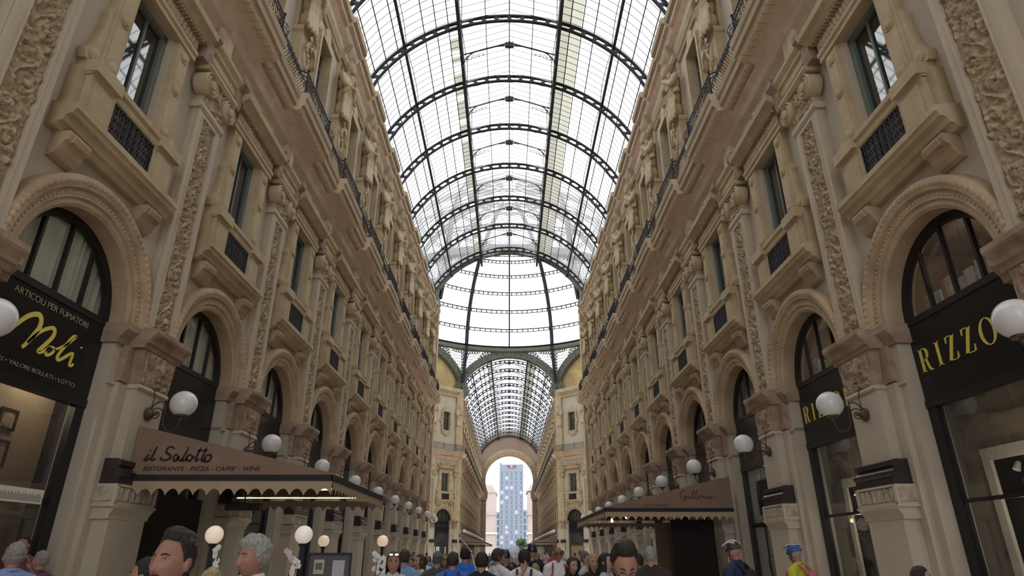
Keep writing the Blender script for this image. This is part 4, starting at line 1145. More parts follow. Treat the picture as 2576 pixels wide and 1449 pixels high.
r = thing('street_tree', 'green tree outside the far portal below the tower', 'tree', loc=(4.3, 235, -.9))
m = MB(); m.tube([(0, 0, 0), (.1, 0, 2), (0, 0, 4)], [.2, .15, .1], 8); m.obj('trunk', M['capital'], r)
M['leaf'] = mat('leaf', (.030, .055, .020), .8, .4, 3, .4, 1)
random.seed(3); m = MB()
for i in range(46):
    a = random.random() * 6.28; q = random.random() ** .5 * 1.8; h = 3.6 + random.random() * 3.2
    m.ball((q * cos(a), q * sin(a), h), .35 + .3 * random.random(), 6, 4)
m.obj('crown', M['leaf'], r)
# ------------------------------------------------------------------ lettering
TXT = Matrix(((-1, 0, 0, 0), (0, 0, 1, 0), (0, 1, 0, 0), (0, 0, 0, 1)))   # letters read from the arcade on a wall with y outward
def text_mesh(name, s, size, m, shear=0, spacing=1, depth=.004, width=None):
    cu = bpy.data.curves.new(name, 'FONT'); cu.body = s; cu.size = size; cu.shear = shear; cu.space_character = spacing; cu.extrude = depth; cu.align_x = 'CENTER'; cu.align_y = 'CENTER'; cu.resolution_u = 3
    o = bpy.data.objects.new(name, cu); COL.objects.link(o)
    dg = bpy.context.evaluated_depsgraph_get(); dg.update()
    me = bpy.data.meshes.new_from_object(o.evaluated_get(dg)); bpy.data.objects.remove(o); bpy.data.curves.remove(cu)
    if width and len(me.vertices):
        xs = [v.co.x for v in me.vertices]; k = width / (max(xs) - min(xs)); c = (max(xs) + min(xs)) / 2
        for v in me.vertices: v.co.x = (v.co.x - c) * k
    me.materials.clear(); me.materials.append(m); me.name = name; return me
def add_text(parent, name, s, size, m, x, y, z, shear=0, spacing=1, width=None, xf=TXT):
    o = link(name, text_mesh(name, s, size, m, shear, spacing, width=width), parent)
    o.matrix_local = Matrix.Translation((x, y, z)) @ xf; return o
def ribbon(m, pts, w, y0, y1, sub=5):
    """stroke of width w (or list) along pts in the xz plane"""
    P = catmull([(x, 0, z) for x, z in pts], sub) if len(pts) > 2 else [Vector((x, 0, z)) for x, z in pts]
    n = len(P); L = []; R = []
    for i, p in enumerate(P):
        t = P[min(i + 1, n - 1)] - P[max(i - 1, 0)]
        t = t.normalized() if t.length > 1e-6 else Vector((1, 0, 0)); nn = Vector((-t.z, 0, t.x))
        u = i / (n - 1); ww = w * (.55 + .45 * sin(pi * min(1, max(0, u * .9 + .05)))) / 2
        L.append(p + nn * ww); R.append(p - nn * ww)
    for i in range(n - 1):
        q = [L[i], L[i + 1], R[i + 1], R[i]]
        vs = [(a.x, y0, a.z) for a in q] + [(a.x, y1, a.z) for a in q]
        m.add(vs, [(0, 1, 2, 3), (7, 6, 5, 4), (0, 4, 5, 1), (1, 5, 6, 2), (2, 6, 7, 3), (3, 7, 4, 0)])
def serif_glyph(m, ch, x, h, y0, y1):
    """Roman capitals with hairline serifs; x runs to the reader's right, mirrored to local -x. Returns advance."""
    def pr(poly): m.prism([(-(x + a * h), z * h) for a, z in poly], y0, y1)
    def rc(a0, a1, z0, z1): pr([(a0, z0), (a1, z0), (a1, z1), (a0, z1)])
    def rg(cx, cz, ro, rzo, ri, rzi, t0, t1):
        n = 20; A = [t0 + (t1 - t0) * i / n for i in range(n + 1)]
        for a, b in zip(A[:-1], A[1:]):
            pr([(cx + ro * cos(a), cz + rzo * sin(a)), (cx + ro * cos(b), cz + rzo * sin(b)), (cx + ri * cos(b), cz + rzi * sin(b)), (cx + ri * cos(a), cz + rzi * sin(a))])
    if ch == 'R':
        rc(.07, .22, 0, 1); rc(0, .3, 0, .035); rc(0, .22, .965, 1); rc(.2, .36, .965, 1); rc(.2, .36, .49, .525)
        rg(.34, .745, .28, .255, .13, .22, -pi / 2, pi / 2)
        pr([(.34, .51), (.46, .53), (.56, .16), (.64, .05), (.74, .03), (.74, 0), (.56, 0), (.46, .10)]); return .80
    if ch == 'I':
        rc(.08, .23, 0, 1); rc(0, .31, 0, .035); rc(0, .31, .965, 1); return .36
    if ch == 'Z':
        pr([(.02, .0), (.20, 0), (.60, 1), (.42, 1)]); rc(.06, .6, .965, 1); rc(.02, .62, 0, .035); pr([(.06, 1), (.06, .74), (.09, .74), (.15, .965)]); pr([(.62, 0), (.62, .28), (.59, .28), (.52, .035)]); return .68
    if ch == 'O':
        rg(.42, .5, .42, .52, .27, .485, 0, 2 * pi); return .90
    if ch == 'L':
        rc(.07, .22, 0, 1); rc(0, .3, .965, 1); rc(0, .6, 0, .035); pr([(.6, 0), (.6, .28), (.57, .28), (.48, .035)]); return .64
def serif_word(word, h, width, parent, z, y):
    adv = []; t = MB(); x = 0
    for c in word: adv.append(serif_glyph(MB(), c, 0, h, 0, 1) * h)
    gap = (width - sum(adv)) / (len(word) - 1); x = -width / 2
    for c, a in zip(word, adv):
        m = MB(); serif_glyph(m, c, x, h, y, y + .012); m.v = [(v[0], v[1], v[2] + z) for v in m.v]
        m.obj('letter', M['gold'], parent); x += a + gap

def books(xf, seed, side):
    random.seed(seed); cols = [(.62, .60, .55), (.42, .50, .53), (.55, .48, .40), (.72, .70, .64), (.22, .20, .22), (.38, .20, .15), (.50, .46, .20)]
    x = -1.15; k = 0
    while x < 1.15:
        w = .10 + .20 * random.random(); h = .36 + .20 * random.random(); c = random.choice(cols)
        key = 'book%d' % cols.index(c)
        if key not in M: M[key] = mat('book_cover_%d' % cols.index(c), c, .6, 0, 8, .35, 9)
        r = thing('display_book', f'{ORD[k]} book from the dome side on the lunette sill of the {side} bookshop window', 'book', f'books on the lunette sill of the {side} bookshop window')
        m = MB(); m.box(x, x + w, -.56, -.53, ZI + .02, ZI + .02 + h); m.obj('cover', M[key], r)
        m = MB(); m.box(x + .004, x + w - .004, -.60, -.56, ZI + .025, ZI + .015 + h); m.obj('pages', M['white'], r)
        r.matrix_world = xf; x += w + .02 + .05 * random.random(); k += 1
        if k > 9: break

# ------------------------------------------------------------------ left: tobacconist
xf = side_matrix('left', bay_y(0))
s = dup(P_SHOP, xf, "tobacconist's black shopfront with yellow script name, nearest on the left", 'shopfronts with lettering')
NOLI = [[(8.92, 4.73), (9.07, 4.92), (9.24, 5.12), (9.42, 5.22), (9.52, 5.18), (9.54, 5.04), (9.46, 4.86), (9.39, 4.73), (9.32, 4.63)], [(9.39, 4.73), (9.47, 4.85), (9.62, 5.01), (9.8, 5.12), (9.88, 5.1), (9.88, 4.99), (9.77, 4.82), (9.67, 4.69), (9.7, 4.67), (9.81, 4.73), (9.88, 4.82)], [(9.9, 4.83), (9.84, 4.76), (9.84, 4.68), (9.9, 4.68), (9.98, 4.75), (9.99, 4.82), (9.91, 4.83)], [(9.99, 4.8), (10.12, 4.88), (10.29, 5.02), (10.4, 5.15), (10.4, 5.17), (10.34, 5.14), (10.23, 4.96), (10.15, 4.82), (10.11, 4.71), (10.15, 4.67), (10.26, 4.74), (10.39, 4.85), (10.45, 4.86), (10.44, 4.72), (10.44, 4.66), (10.49, 4.66), (10.53, 4.71)], [(10.61, 5.05), (10.62, 5.02)]]
m = MB()
for st, wd in zip(NOLI, (.085, .07, .05, .055, .05)): ribbon(m, [(bay_y(0) - u, z + .06) for u, z in st], wd, -.24, -.225)
m.obj('script_lettering', M['noli'], s)
add_text(s, 'upper_lettering', 'ARTICOLI PER FUMATORI', .15, M['dullgold'], -.04, -.232, 5.50, width=1.80)
add_text(s, 'lower_lettering', 'SIGARI \u2022 VALORI BOLLATI \u2022 LOTTO', .10, M['dullgold'], 0, -.232, 4.42, width=2.05)
r = thing('price_notice', 'white price notice with fine grey columns behind the tobacconist window', 'notice'); r.matrix_world = xf
m = MB(); m.box(-1.06, -.10, -.275, -.262, 2.46, 2.68); m.obj('sheet', M['white'], r)
M['print'] = mat('grey_print', (.22, .21, .22), .8)
m = MB()
for i in range(30): m.box(-1.02 + i * .03, -1.02 + i * .03 + .014, -.262, -.259, 2.49, 2.58 + .05 * ((i * 7) % 5) / 5)
m.obj('print_lines', M['print'], r)
m = MB(); m.box(-2.25, -.55, -1.42, -1.38, 0, 5.5); m.box(-2.25, 2.25, -3.9, -3.85, 2.2, 3.4)
o = m.obj('display_partition', M['roombeige']); o.matrix_world = xf; tag(o, 'beige panelled partition inside the tobacconist', 'partition')
for k, (x, z, w, h, d) in enumerate(((-.86, 3.88, .40, .36, 'upper'), (-.80, 3.30, .52, .46, 'lower'))):
    r = thing('framed_picture', f'{d} framed dark picture on the tobacconist partition', 'picture', 'pictures in the tobacconist'); r.matrix_world = xf
    x -= .35
    m = MB(); m.ring([(x - w / 2, z - h / 2), (x + w / 2, z - h / 2), (x + w / 2, z + h / 2), (x - w / 2, z + h / 2)], [(x - w / 2 + .04, z - h / 2 + .04), (x + w / 2 - .04, z - h / 2 + .04), (x + w / 2 - .04, z + h / 2 - .04), (x - w / 2 + .04, z + h / 2 - .04)], -1.38, -1.34); m.obj('frame', M['black'], r)
    m = MB(); m.box(x - w / 2 + .03, x + w / 2 - .03, -1.375, -1.365, z - h / 2 + .03, z + h / 2 - .03); m.obj('mount', M['roombeige'], r)
    m = MB(); m.lathe([(.13, 0), (.13, .01), (.05, .012)], 18, xf=Matrix.Translation((x, -1.365, z)) @ Matrix.Rotation(-pi / 2, 4, 'X')); m.obj('image', M['capital'], r)
r = thing('neon_sign', 'orange glowing neon letters hanging in the tobacconist', 'neon sign'); r.matrix_world = xf
M['neon'] = mat('neon', (.9, .35, .1), .5, emit=(1, .32, .08), estr=.7)
add_text(r, 'neon_tube', 'OS', .30, M['neon'], .42, -1.2, 3.42)
m = MB(); m.box(-.02, .86, -1.25, -1.23, 3.25, 3.60); m.obj('backing', M['roomdark'], r)
r = thing('counter', 'lit wooden counter inside the tobacconist', 'counter'); r.matrix_world = xf
m = MB(); m.box(-.5, 2.2, -2.6, -1.9, 0, 2.2); m.obj('body', M['room'], r)
m = MB(); m.box(-.5, 2.2, -1.9, -1.86, 2.1, 2.14); m.obj('light_strip', M['tube'], r)

# ------------------------------------------------------------------ right: bookshop, two bays
for j in (0, 1):
    xf = side_matrix('right', bay_y(j))
    s = dup(P_SHOP, xf, f'black bookshop front with gold roman lettering, {"nearest" if j == 0 else "second"} on the right', 'shopfronts with lettering')
    serif_word('RIZZOLI', .43 if j == 0 else .42, 2.62, s, 4.74, -.24)
    books(xf, 40 + j, ORD[j] + ' right-hand')
    m = MB(); m.ring([(-2.2, 0), (-2.2, 4.4), (2.2, 4.4), (2.2, 0)], [(-1.24, .2), (-1.24, 3.32), (1.24, 3.32), (1.24, .2)], -.95, -.90); o = m.obj('display_surround', M['roombeige']); o.matrix_world = xf
    tag(o, f'beige display surround with white frame behind the {ORD[j]} right-hand bookshop window', 'display surround', 'display surrounds of the bookshop'); ds = o
    m = MB(); m.ring([(-1.30, .1), (-1.30, 3.38), (1.30, 3.38), (1.30, .1)], [(-1.12, .25), (-1.12, 3.18), (1.12, 3.18), (1.12, .25)], -.90, -.84); o = m.obj('frame', M['white'], ds); o['label'] = 'white painted frame'
    for q, x in enumerate((.72, -.1) if j == 0 else (.9, .45, -.2)):
        r = thing('spotlight', f'small white spotlight at the head of the {ORD[j]} bookshop display, {ORD[q]} from the dome side', 'spotlight', f'spotlights of the {ORD[j]} bookshop display'); r.matrix_world = xf @ Matrix.Translation((x, -1.0, 3.1)) @ Matrix.Rotation(.5, 4, 'X')
        m = MB(); m.lathe([(.035, 0), (.06, -.14), (.055, -.14), (.03, -.02)], 12); m.obj('shade', M['white'], r)
        m = MB(); m.ball((0, 0, -.11), .03, 8, 6); m.obj('bulb', M['bulb'] if j == 1 else M['white'], r)
        m = MB(); m.bar((0, 0, 0), (0, .04, .10), .012); m.obj('stem', M['iron'], r)
r = thing('loft_bulb', 'small glowing bulb in the lunette of the nearest bookshop window', 'bulb'); r.matrix_world = side_matrix('right', bay_y(0))
m = MB(); m.ball((.15, -.75, 6.28), .03, 8, 6); m.obj('bulb', M['bulb'], r)
m = MB(); m.bar((.15, -.75, 6.31), (.15, -.75, 7.55), .008); m.obj('cord', M['iron'], r)
r = thing('ceiling_light', 'long pale ceiling light inside the nearest bookshop', 'light'); r.matrix_world = side_matrix('right', bay_y(0))
m = MB(); m.box(-.3, .9, -.89, -.86, 3.78, 3.88); m.obj('diffuser', M['valance'], r)
m = MB(); m.box(-.32, .92, -.90, -.88, 3.74, 3.92); m.obj('housing', M['roombeige'], r)
# third bay right: pale panelled glass doors with a dark square
xf = side_matrix('right', bay_y(2))
M['greenish'] = mat('pale_door_panel', (.40, .42, .37), .4, 0, 8, .1, 1)
r = thing('glazed_door_panel', 'pale greenish door panel with dark square opening, third shop on the right', 'door'); r.matrix_world = xf
m = MB(); m.ring([(-1.21, .46), (-1.21, 4.1), (1.21, 4.1), (1.21, .46)], [(-.5, 2.75), (-.5, 3.75), (.82, 3.75), (.82, 2.75)], -.40, -.35); m.obj('panel', M['greenish'], r)
m = MB(); m.box(-.5, .82, -.45, -.42, 2.75, 3.75); m.obj('dark_opening', M['roomdark'], r)
m = MB(); m.box(.28, .36, -.35, -.30, .46, 2.5); m.box(-1.2, 1.2, -.35, -.30, 2.44, 2.52); m.obj('leaf_frame', M['shopframe'], r)
m = MB(); m.tube(catmull([(.16, -.32, 1.15), (.16, -.24, 1.2), (.16, -.22, 1.4), (.16, -.24, 1.6), (.16, -.32, 1.65)], 4), .014, 6); m.obj('handle', M['iron'], r)
# octagon shop lettering
x2 = octmats[5]
E_ = [o for o in bpy.data.objects if o.name.startswith('shopfront') and o.get('label', '').startswith('dark shopfront with lunette, far left diagonal octagon wall, beside the far arm')]
M['dimtext'] = mat('dim_letter', (.055, .052, .048), .6)
if E_: add_text(E_[0], 'lettering', 'PRADA', .34, M['dimtext'], 0, -.232, 5.0, spacing=1.25, width=1.7)
# lit vertical window strips in that shop
for o_, nm in ((E_, 'left'),):
    if o_:
        r = thing('lit_display', 'bright greenish vertical strips lit behind the far left octagon shop window', 'display'); r.matrix_world = o_[0].matrix_world
        M['strip'] = mat('lit_strip', (.7, .75, .6), .5, emit=(.85, 1, .7), estr=.55)
        for k, x in enumerate((1.15, .95, .6, .4, .2, -.9)):
            m = MB(); m.box(x - .06, x + .06, -.42, -.40, .6, 2.4); m.obj('lit_strip', M['strip'], r)
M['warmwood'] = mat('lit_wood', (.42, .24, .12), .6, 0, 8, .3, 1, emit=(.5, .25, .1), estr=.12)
E2 = [o for o in bpy.data.objects if o.name.startswith('shopfront') and o.get('label', '').startswith('dark shopfront with lunette, far right diagonal octagon wall, beside the far arm')]
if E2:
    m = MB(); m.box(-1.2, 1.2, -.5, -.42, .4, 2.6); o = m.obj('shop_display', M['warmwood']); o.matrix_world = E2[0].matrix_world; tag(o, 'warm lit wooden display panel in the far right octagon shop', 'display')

# ------------------------------------------------------------------ café awnings
def awning(name, label, sx, y0, y1, xw, xf_, zt, zf, lines=None, dim=False, teeth=.25):
    """end faces at y0/y1, wall at |x|=xw, front edge at |x|=xf_"""
    r = thing(name, label, 'awning', loc=(0, 0, 0)); X = lambda a: sx * a
    m = MB(); t = .015
    m.add([(X(xw), y0, zt), (X(xf_), y0, zf), (X(xf_), y1, zf), (X(xw), y1, zt)], [(0, 1, 2, 3)]); m.add([(X(xw), y0, zt - t), (X(xf_), y0, zf - t), (X(xf_), y1, zf - t), (X(xw), y1, zt - t)], [(0, 1, 2, 3)])
    m.obj('sloped_cloth', M['awning'], r)
    for y, d in ((y0, -.02), (y1, .02)):
        m = MB(); m.prism([(X(xw), zf + .0), (X(xf_), zf + .0), (X(xf_), zf + .03), (X(xw), zt)], y, y + d); m.obj('end_gusset', M['awning'], r)
    zb = zf - .11
    m = MB(); m.box(min(X(xw), X(xf_)), max(X(xw), X(xf_)), y0 - .04, y0, zb, zf); m.obj('end_band', M['awnblack'], r)
    m = MB(); m.box(X(xf_) - .02, X(xf_) + .02, y0 - .04, y1, zb, zf); m.obj('front_band', M['awnblack'], r)
    def scallop(n, f):
        m = MB(); vs = []; fs = []; K = 10
        for i in range(n * K + 1):
            u = i / K; ph = u % 1
            dz = .135 + .12 * (1 - sqrt(max(0, 1 - (2 * abs(ph - .5) - 0) ** 2)) if False else abs(2 * ph - 1) ** 2.2)
            a = f(u / n); vs += [(a[0], a[1], zb), (a[0], a[1], zb - dz)]
        for i in range(n * K): fs.append((2 * i, 2 * i + 1, 2 * i + 3, 2 * i + 2))
        m.add(vs, fs); return m
    scallop(max(2, round((xw - xf_) / teeth)), lambda u: (X(xw + (xf_ - xw) * u), y0 - .03)).obj('end_valance', M['valance'], r)
    scallop(max(2, round((y1 - y0) / teeth)), lambda u: (X(xf_) - sx * .01, y0 + (y1 - y0) * u)).obj('front_valance', M['valance'], r)
    scallop(max(2, round((xw - xf_) / teeth)), lambda u: (X(xw + (xf_ - xw) * u), y1 + .03)).obj('back_valance', M['valance'], r)
    for k in range(3):
        y = y0 + .3 + (y1 - y0 - .6) * k / 2
        m = MB(); m.bar((X(xw), y, zt - .4), (X(xf_), y, zf - .06), .04, .06); m.obj('support_arm', M['iron'], r)
    return r
SALOTTO = [[(-6.7, 3.43), (-6.72, 3.39), (-6.76, 3.33), (-6.72, 3.32), (-6.67, 3.36)], [(-6.69, 3.51), (-6.69, 3.49)], [(-6.58, 3.57), (-6.6, 3.49), (-6.63, 3.39), (-6.64, 3.33), (-6.59, 3.33), (-6.56, 3.36)], [(-6.25, 3.52), (-6.28, 3.56), (-6.35, 3.56), (-6.39, 3.51), (-6.37, 3.45), (-6.3, 3.41), (-6.3, 3.35), (-6.38, 3.32), (-6.45, 3.33), (-6.47, 3.35), (-6.45, 3.38)], [(-6.15, 3.41), (-6.2, 3.42), (-6.23, 3.36), (-6.21, 3.31), (-6.17, 3.32), (-6.14, 3.39), (-6.13, 3.33), (-6.09, 3.31), (-6.06, 3.35)], [(-5.98, 3.56), (-6.02, 3.44), (-6.06, 3.34), (-6.04, 3.31), (-6.0, 3.33), (-5.97, 3.36)], [(-5.92, 3.42), (-5.97, 3.41), (-5.98, 3.34), (-5.95, 3.31), (-5.9, 3.32), (-5.88, 3.38), (-5.92, 3.42)], [(-5.88, 3.39), (-5.83, 3.36)], [(-5.75, 3.55), (-5.79, 3.43), (-5.81, 3.33), (-5.79, 3.31), (-5.74, 3.35)], [(-5.81, 3.49), (-5.62, 3.5)], [(-5.65, 3.55), (-5.68, 3.42), (-5.7, 3.33), (-5.67, 3.3), (-5.64, 3.34)], [(-5.58, 3.42), (-5.63, 3.4), (-5.64, 3.33), (-5.61, 3.29), (-5.56, 3.31), (-5.53, 3.38), (-5.57, 3.42), (-5.53, 3.43)]]
a = awning('cafe_awning', 'brown restaurant awning with script lettering and scalloped valance, nearest on the left', -1, 11.95, 16.85, 7.0, 3.22, 3.96, 3.06)
m = MB()
for st in SALOTTO: ribbon(m, st, .045, 11.924, 11.929)
m.obj('script_lettering', M['awntext'], a)
FLAT = Matrix(((1, 0, 0, 0), (0, 0, -1, 0), (0, 1, 0, 0), (0, 0, 0, 1)))   # letters facing the camera on a cross wall
add_text(a, 'small_lettering', "RISTORANTE - PIZZA - CAFFE' - WINE", .11, M['awntext'], -5.66, 11.925, 3.165, shear=.25, width=2.18, xf=FLAT)
b = awning('cafe_awning', 'dark brown restaurant awning with faded script lettering, nearest on the right', 1, 20.4, 28.8, 7.0, 3.0, 3.95, 3.0, teeth=.23)
GAL = [[(.30, .95), (.20, 1.0), (.08, .85), (.02, .55), (.10, .3), (.25, .35), (.28, .55), (.18, .55)], [(.28, .55), (.26, .2), (.15, .0)], [(.50, .5), (.42, .52), (.36, .4), (.42, .3), (.5, .38), (.5, .5), (.52, .32), (.58, .36)], [(.58, .36), (.72, .85), (.70, 1), (.64, .8), (.62, .4), (.68, .32), (.74, .4)], [(.74, .4), (.88, .85), (.86, 1), (.80, .8), (.78, .4), (.84, .32), (.9, .4)], [(.9, .4), (1.0, .5), (.96, .58), (.91, .45), (.96, .32), (1.06, .4)], [(1.06, .4), (1.10, .58), (1.13, .5), (1.2, .52), (1.18, .36), (1.24, .34), (1.3, .42)], [(1.3, .42), (1.34, .55), (1.33, .36), (1.38, .34), (1.44, .42)], [(1.37, .72), (1.375, .70)], [(1.58, .5), (1.50, .52), (1.45, .4), (1.5, .3), (1.58, .38), (1.58, .5), (1.6, .32), (1.68, .36)]]
m = MB()
for st in GAL: ribbon(m, [(5.38 + u * .62, 3.17 + z * .34) for u, z in st], .026, 20.374, 20.379)
m.obj('script_lettering', M['awntext_dim'], b)
add_text(b, 'small_lettering', 'RESTAURANT', .10, M['awntext_dim'], 4.62, 20.375, 3.075, shear=.25, width=.82, xf=FLAT)
awning('cafe_awning', 'brown café awning on the left of the far arm', -1, YF + 4.5, YF + 40, 7.0, 3.3, 3.9, 3.0, teeth=.5)
awning('cafe_awning', 'brown café awning on the right of the far arm', 1, YF + 4.5, YF + 40, 7.0, 3.3, 3.9, 3.0, teeth=.5)
# things hanging under the awnings
r = thing('strip_light', 'thin bright strip light under the near left awning', 'light', loc=(0, 14.4, 2.84))
m = MB(); m.tube([(-5.95, 0, 0), (-3.32, 0, 0)], .013, 6); m.obj('lamp_tube', M['tube'], r)
m = MB()
for x in (-5.5, -4.8, -4.55, -4.2): m.bar((x, 0, -.02), (x, 0, .42), .015)
m.obj('clip', M['iron'], r)
r = thing('patio_heater', 'black box heater hanging under the near left awning', 'heater', loc=(-5.45, 13.6, 2.60))
m = MB(); m.box(-.36, .36, -.08, .08, -.07, .07); m.obj('body', M['black'], r)
m = MB(); m.bar((-.0, 0, .07), (.02, 0, .72), .02); m.obj('rod', M['iron'], r)
r = thing('corner_lamp', 'small white lamp at the front corner of the near left awning', 'lamp', loc=(-3.42, 12.2, 2.83))
m = MB(); m.box(-.12, .12, -.03, .03, -.02, .02); m.obj('diffuser', mat('corner_lamp_light', (1, 1, .9), .5, emit=(1, .95, .8), estr=1.6), r)
m = MB(); m.box(-.13, .13, -.04, .04, .02, .06); m.obj('housing', M['iron'], r)
for k, (x, y, z) in enumerate(((3.55, 22.6, 2.72), (4.05, 22.6, 2.84), (4.35, 22.6, 2.87))):
    r = thing('hanging_bulb', f'warm glowing bulb under the near right awning, {ORD[k]} from its open side', 'bulb', 'bulbs under the right awning', loc=(x, y, z))
    m = MB(); m.lathe([(.01, .08), (.03, .06), (.045, 0), (.03, -.04), (.01, -.055)], 10); m.obj('bulb', M['bulb'], r)
    m = MB(); m.bar((0, 0, .07), (0, 0, .55), .012); m.obj('cord', M['iron'], r)
# dark café partitions under the awnings
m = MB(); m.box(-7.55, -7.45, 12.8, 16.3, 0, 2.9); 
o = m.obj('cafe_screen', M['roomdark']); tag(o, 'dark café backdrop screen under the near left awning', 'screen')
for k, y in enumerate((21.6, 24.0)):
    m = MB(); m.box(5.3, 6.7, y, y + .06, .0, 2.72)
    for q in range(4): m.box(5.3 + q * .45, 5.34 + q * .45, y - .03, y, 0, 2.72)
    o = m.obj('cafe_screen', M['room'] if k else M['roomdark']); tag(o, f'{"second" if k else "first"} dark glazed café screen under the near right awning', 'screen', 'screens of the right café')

# ------------------------------------------------------------------ standing globe lamps of the cafés, menu board, flowers
def make_postlamp(m_):
    r = thing('globe_post_lamp', '', 'lamp')
    m = MB(); m.lathe([(.03, -.11)] + [(.15 * cos(a), .04 + .15 * sin(a)) for a in [radians(-68 + 158 * i / 18) for i in range(18)]] + [(.003, .19)], 22); m.obj('globe', m_, r, smooth=True)
    m = MB(); m.lathe([(.06, -.14), (.075, -.11), (.06, -.10)], 14); m.obj('collar', M['iron'], r)
    m = MB(); m.box(-.035, .035, -.035, .035, -1.85, -.13); m.obj('post', M['iron'], r)
    m = MB(); m.lathe([(.20, -1.98), (.20, -1.95), (.05, -1.86), (.03, -1.84)], 16); m.obj('foot', M['iron'], r)
    proto_done(r); return r
def seen(px, y):
    a = (px - 1288) / 1561.0; t = math.atan(663.5 / 1561.0); b = (724.5 - 1360) / 1561.0
    return .04 + (a / (cos(t) - b * sin(t)) + math.tan(radians(.2365))) * y
for k, (x, y, z, mm, lb) in enumerate(((seen(538, 11.55), 11.55, 1.98, M['globe_on'], 'lit warm globe lamp on a post near the left awning, beside the nearest pier'), (seen(763, 11.55), 11.55, 1.98, M['globe_pale'], 'pale globe lamp on a dark post behind the grey-haired man'),
                                   (seen(815, 18.4), 18.4, 1.98, M['globe_on'], 'small warm globe lamp standing above the menu board'), (seen(963, 18.4), 18.4, 1.98, M['globe_on'], 'small warm globe lamp on a post near the woman with sunglasses'))):
    p = make_postlamp(mm); p['label'] = lb; p['group'] = 'post lamps of the left café'; p.location = (x, y, 1.98)
r = thing('menu_board', 'dark grey framed menu board with two pale sheets on a stand', 'menu board', loc=(seen(836, 11.35), 11.35, 0))
M['board'] = mat('board_grey', (.075, .07, .08), .5)
m = MB(); m.box(-.345, .345, -.03, .03, 1.05, 1.71); m.obj('panel', M['board'], r)
m = MB(); m.ring([(-.37, 1.03), (.37, 1.03), (.37, 1.735), (-.37, 1.735)], [(-.335, 1.07), (.335, 1.07), (.335, 1.70), (-.335, 1.70)], -.045, -.03); m.obj('frame', M['iron'], r)
M['paper'] = mat('paper', (.40, .40, .34), .8)
M['paper2'] = mat('lavender_paper', (.40, .39, .44), .8)
m = MB(); m.box(-.25, -.08, -.04, -.032, 1.41, 1.63); sh = m.obj('menu_sheet', M['paper'], r); sh['label'] = 'cream menu sheet with a green picture'
m = MB(); m.box(-.22, -.11, -.044, -.04, 1.475, 1.58); m.obj('picture', mat('menu_picture', (.13, .14, .075), .7, 0, 8, .4, 20), sh)
m = MB(); m.box(.06, .26, -.04, -.032, 1.38, 1.62); sh = m.obj('menu_sheet', M['paper2'], r); sh['label'] = 'plain pale lavender menu sheet'
for sx in (-1, 1):
    m = MB(); m.box(sx * .33 - .02, sx * .33 + .02, -.02, .02, 0, 1.06); m.obj('leg', M['iron'], r)
    m = MB(); m.box(sx * .33 - .03, sx * .33 + .03, -.2, .2, 0, .04); m.obj('foot', M['iron'], r)
def orchid(x, y, z, col, seed, label, n=9):
    random.seed(seed); r = thing('potted_orchid', label, 'flower', 'orchids of the left café', loc=(x, y, 0))
    k = 'petal%s' % (col,)
    if k not in M: M[k] = mat('orchid_petal', col, .6)
    m = MB(); m.lathe([(.09, z - .62), (.12, z - .40), (.11, z - .40), (.02, z - .42)], 14); m.obj('pot', M['white'], r)
    m = MB(); m.box(-.25, .25, -.25, .25, 0, z - .62); m.obj('planter', M['black'], r)
    m = MB(); S = catmull([(0, 0, z - .42), (.02, 0, z - .1), (.03, 0, z + .10), (-.02, 0, z + .2)], 5); m.tube(S, .006, 5); m.obj('stem', M['leaf'], r)
    for i in range(n):
        t = .25 + .75 * i / (n - 1); p = S[int(t * (len(S) - 1))]; a = random.random() * 6.28
        c = p + Vector((.045 * cos(a), .03 * sin(a), .0)); m = MB()
        for q in range(5):
            b = 2 * pi * q / 5 + .3
            m.ball((c.x + .026 * cos(b), c.y - .01, c.z + .026 * sin(b)), (.022, .008, .022), 7, 5)
        m.ball((c.x, c.y - .02, c.z), (.010, .008, .010), 6, 4); m.obj('bloom', M[k], r)
    m = MB()
    for i in range(5):
        a = 2 * pi * i / 5; m.tube([(0, 0, z - .42), (.1 * cos(a), .1 * sin(a), z - .33), (.2 * cos(a), .2 * sin(a), z - .42)], [.01, .03, .004], 5)
    m.obj('leaf_cluster', M['leaf'], r)
orchid(seen(551, 11.25), 11.25, 1.62, (.72, .70, .66), 1, 'white orchid behind the man in the pale cap')
orchid(seen(735, 11.0), 11.0, 1.56, (.60, .42, .50), 2, 'pink orchid beside the dark lamp post')
orchid(seen(748, 11.0), 11.0, 1.44, (.70, .69, .64), 3, 'white orchid low beside the dark lamp post')
orchid(seen(948, 12.0), 12.0, 1.52, (.74, .73, .68), 4, 'white orchid right of the menu board')
orchid(seen(965, 12.0), 12.0, 1.45, (.74, .73, .68), 5, 'white orchid nearest the woman with sunglasses')
r = thing('flower_planter', 'planter of small yellow and red flowers right of the menu board', 'planter', loc=(seen(907, 11.6), 11.6, 0))
m = MB(); m.box(-.22, .22, -.15, .15, 0, 1.12); m.obj('box', M['black'], r)
for nm, col, sd in (('yellow_blossoms', (.55, .50, .08), 1), ('red_blossoms', (.45, .08, .12), 2), ('leaf_cluster', (.08, .13, .04), 3)):
    random.seed(sd); m = MB(); k = mat(nm, col, .7)
    for i in range(16): m.ball((-.22 + .44 * random.random(), -.12 + .24 * random.random(), 1.14 + .22 * random.random()), .025 + .015 * random.random(), 6, 4)
    m.obj(nm, k, r)
r = thing('red_table_lamp', 'small red shaded lamp on a thin stand by the right café', 'lamp', loc=(4.05, 12.0, 0))
M['redshade'] = mat('red_shade', (.60, .05, .035), .6, emit=(.9, .06, .04), estr=.28)
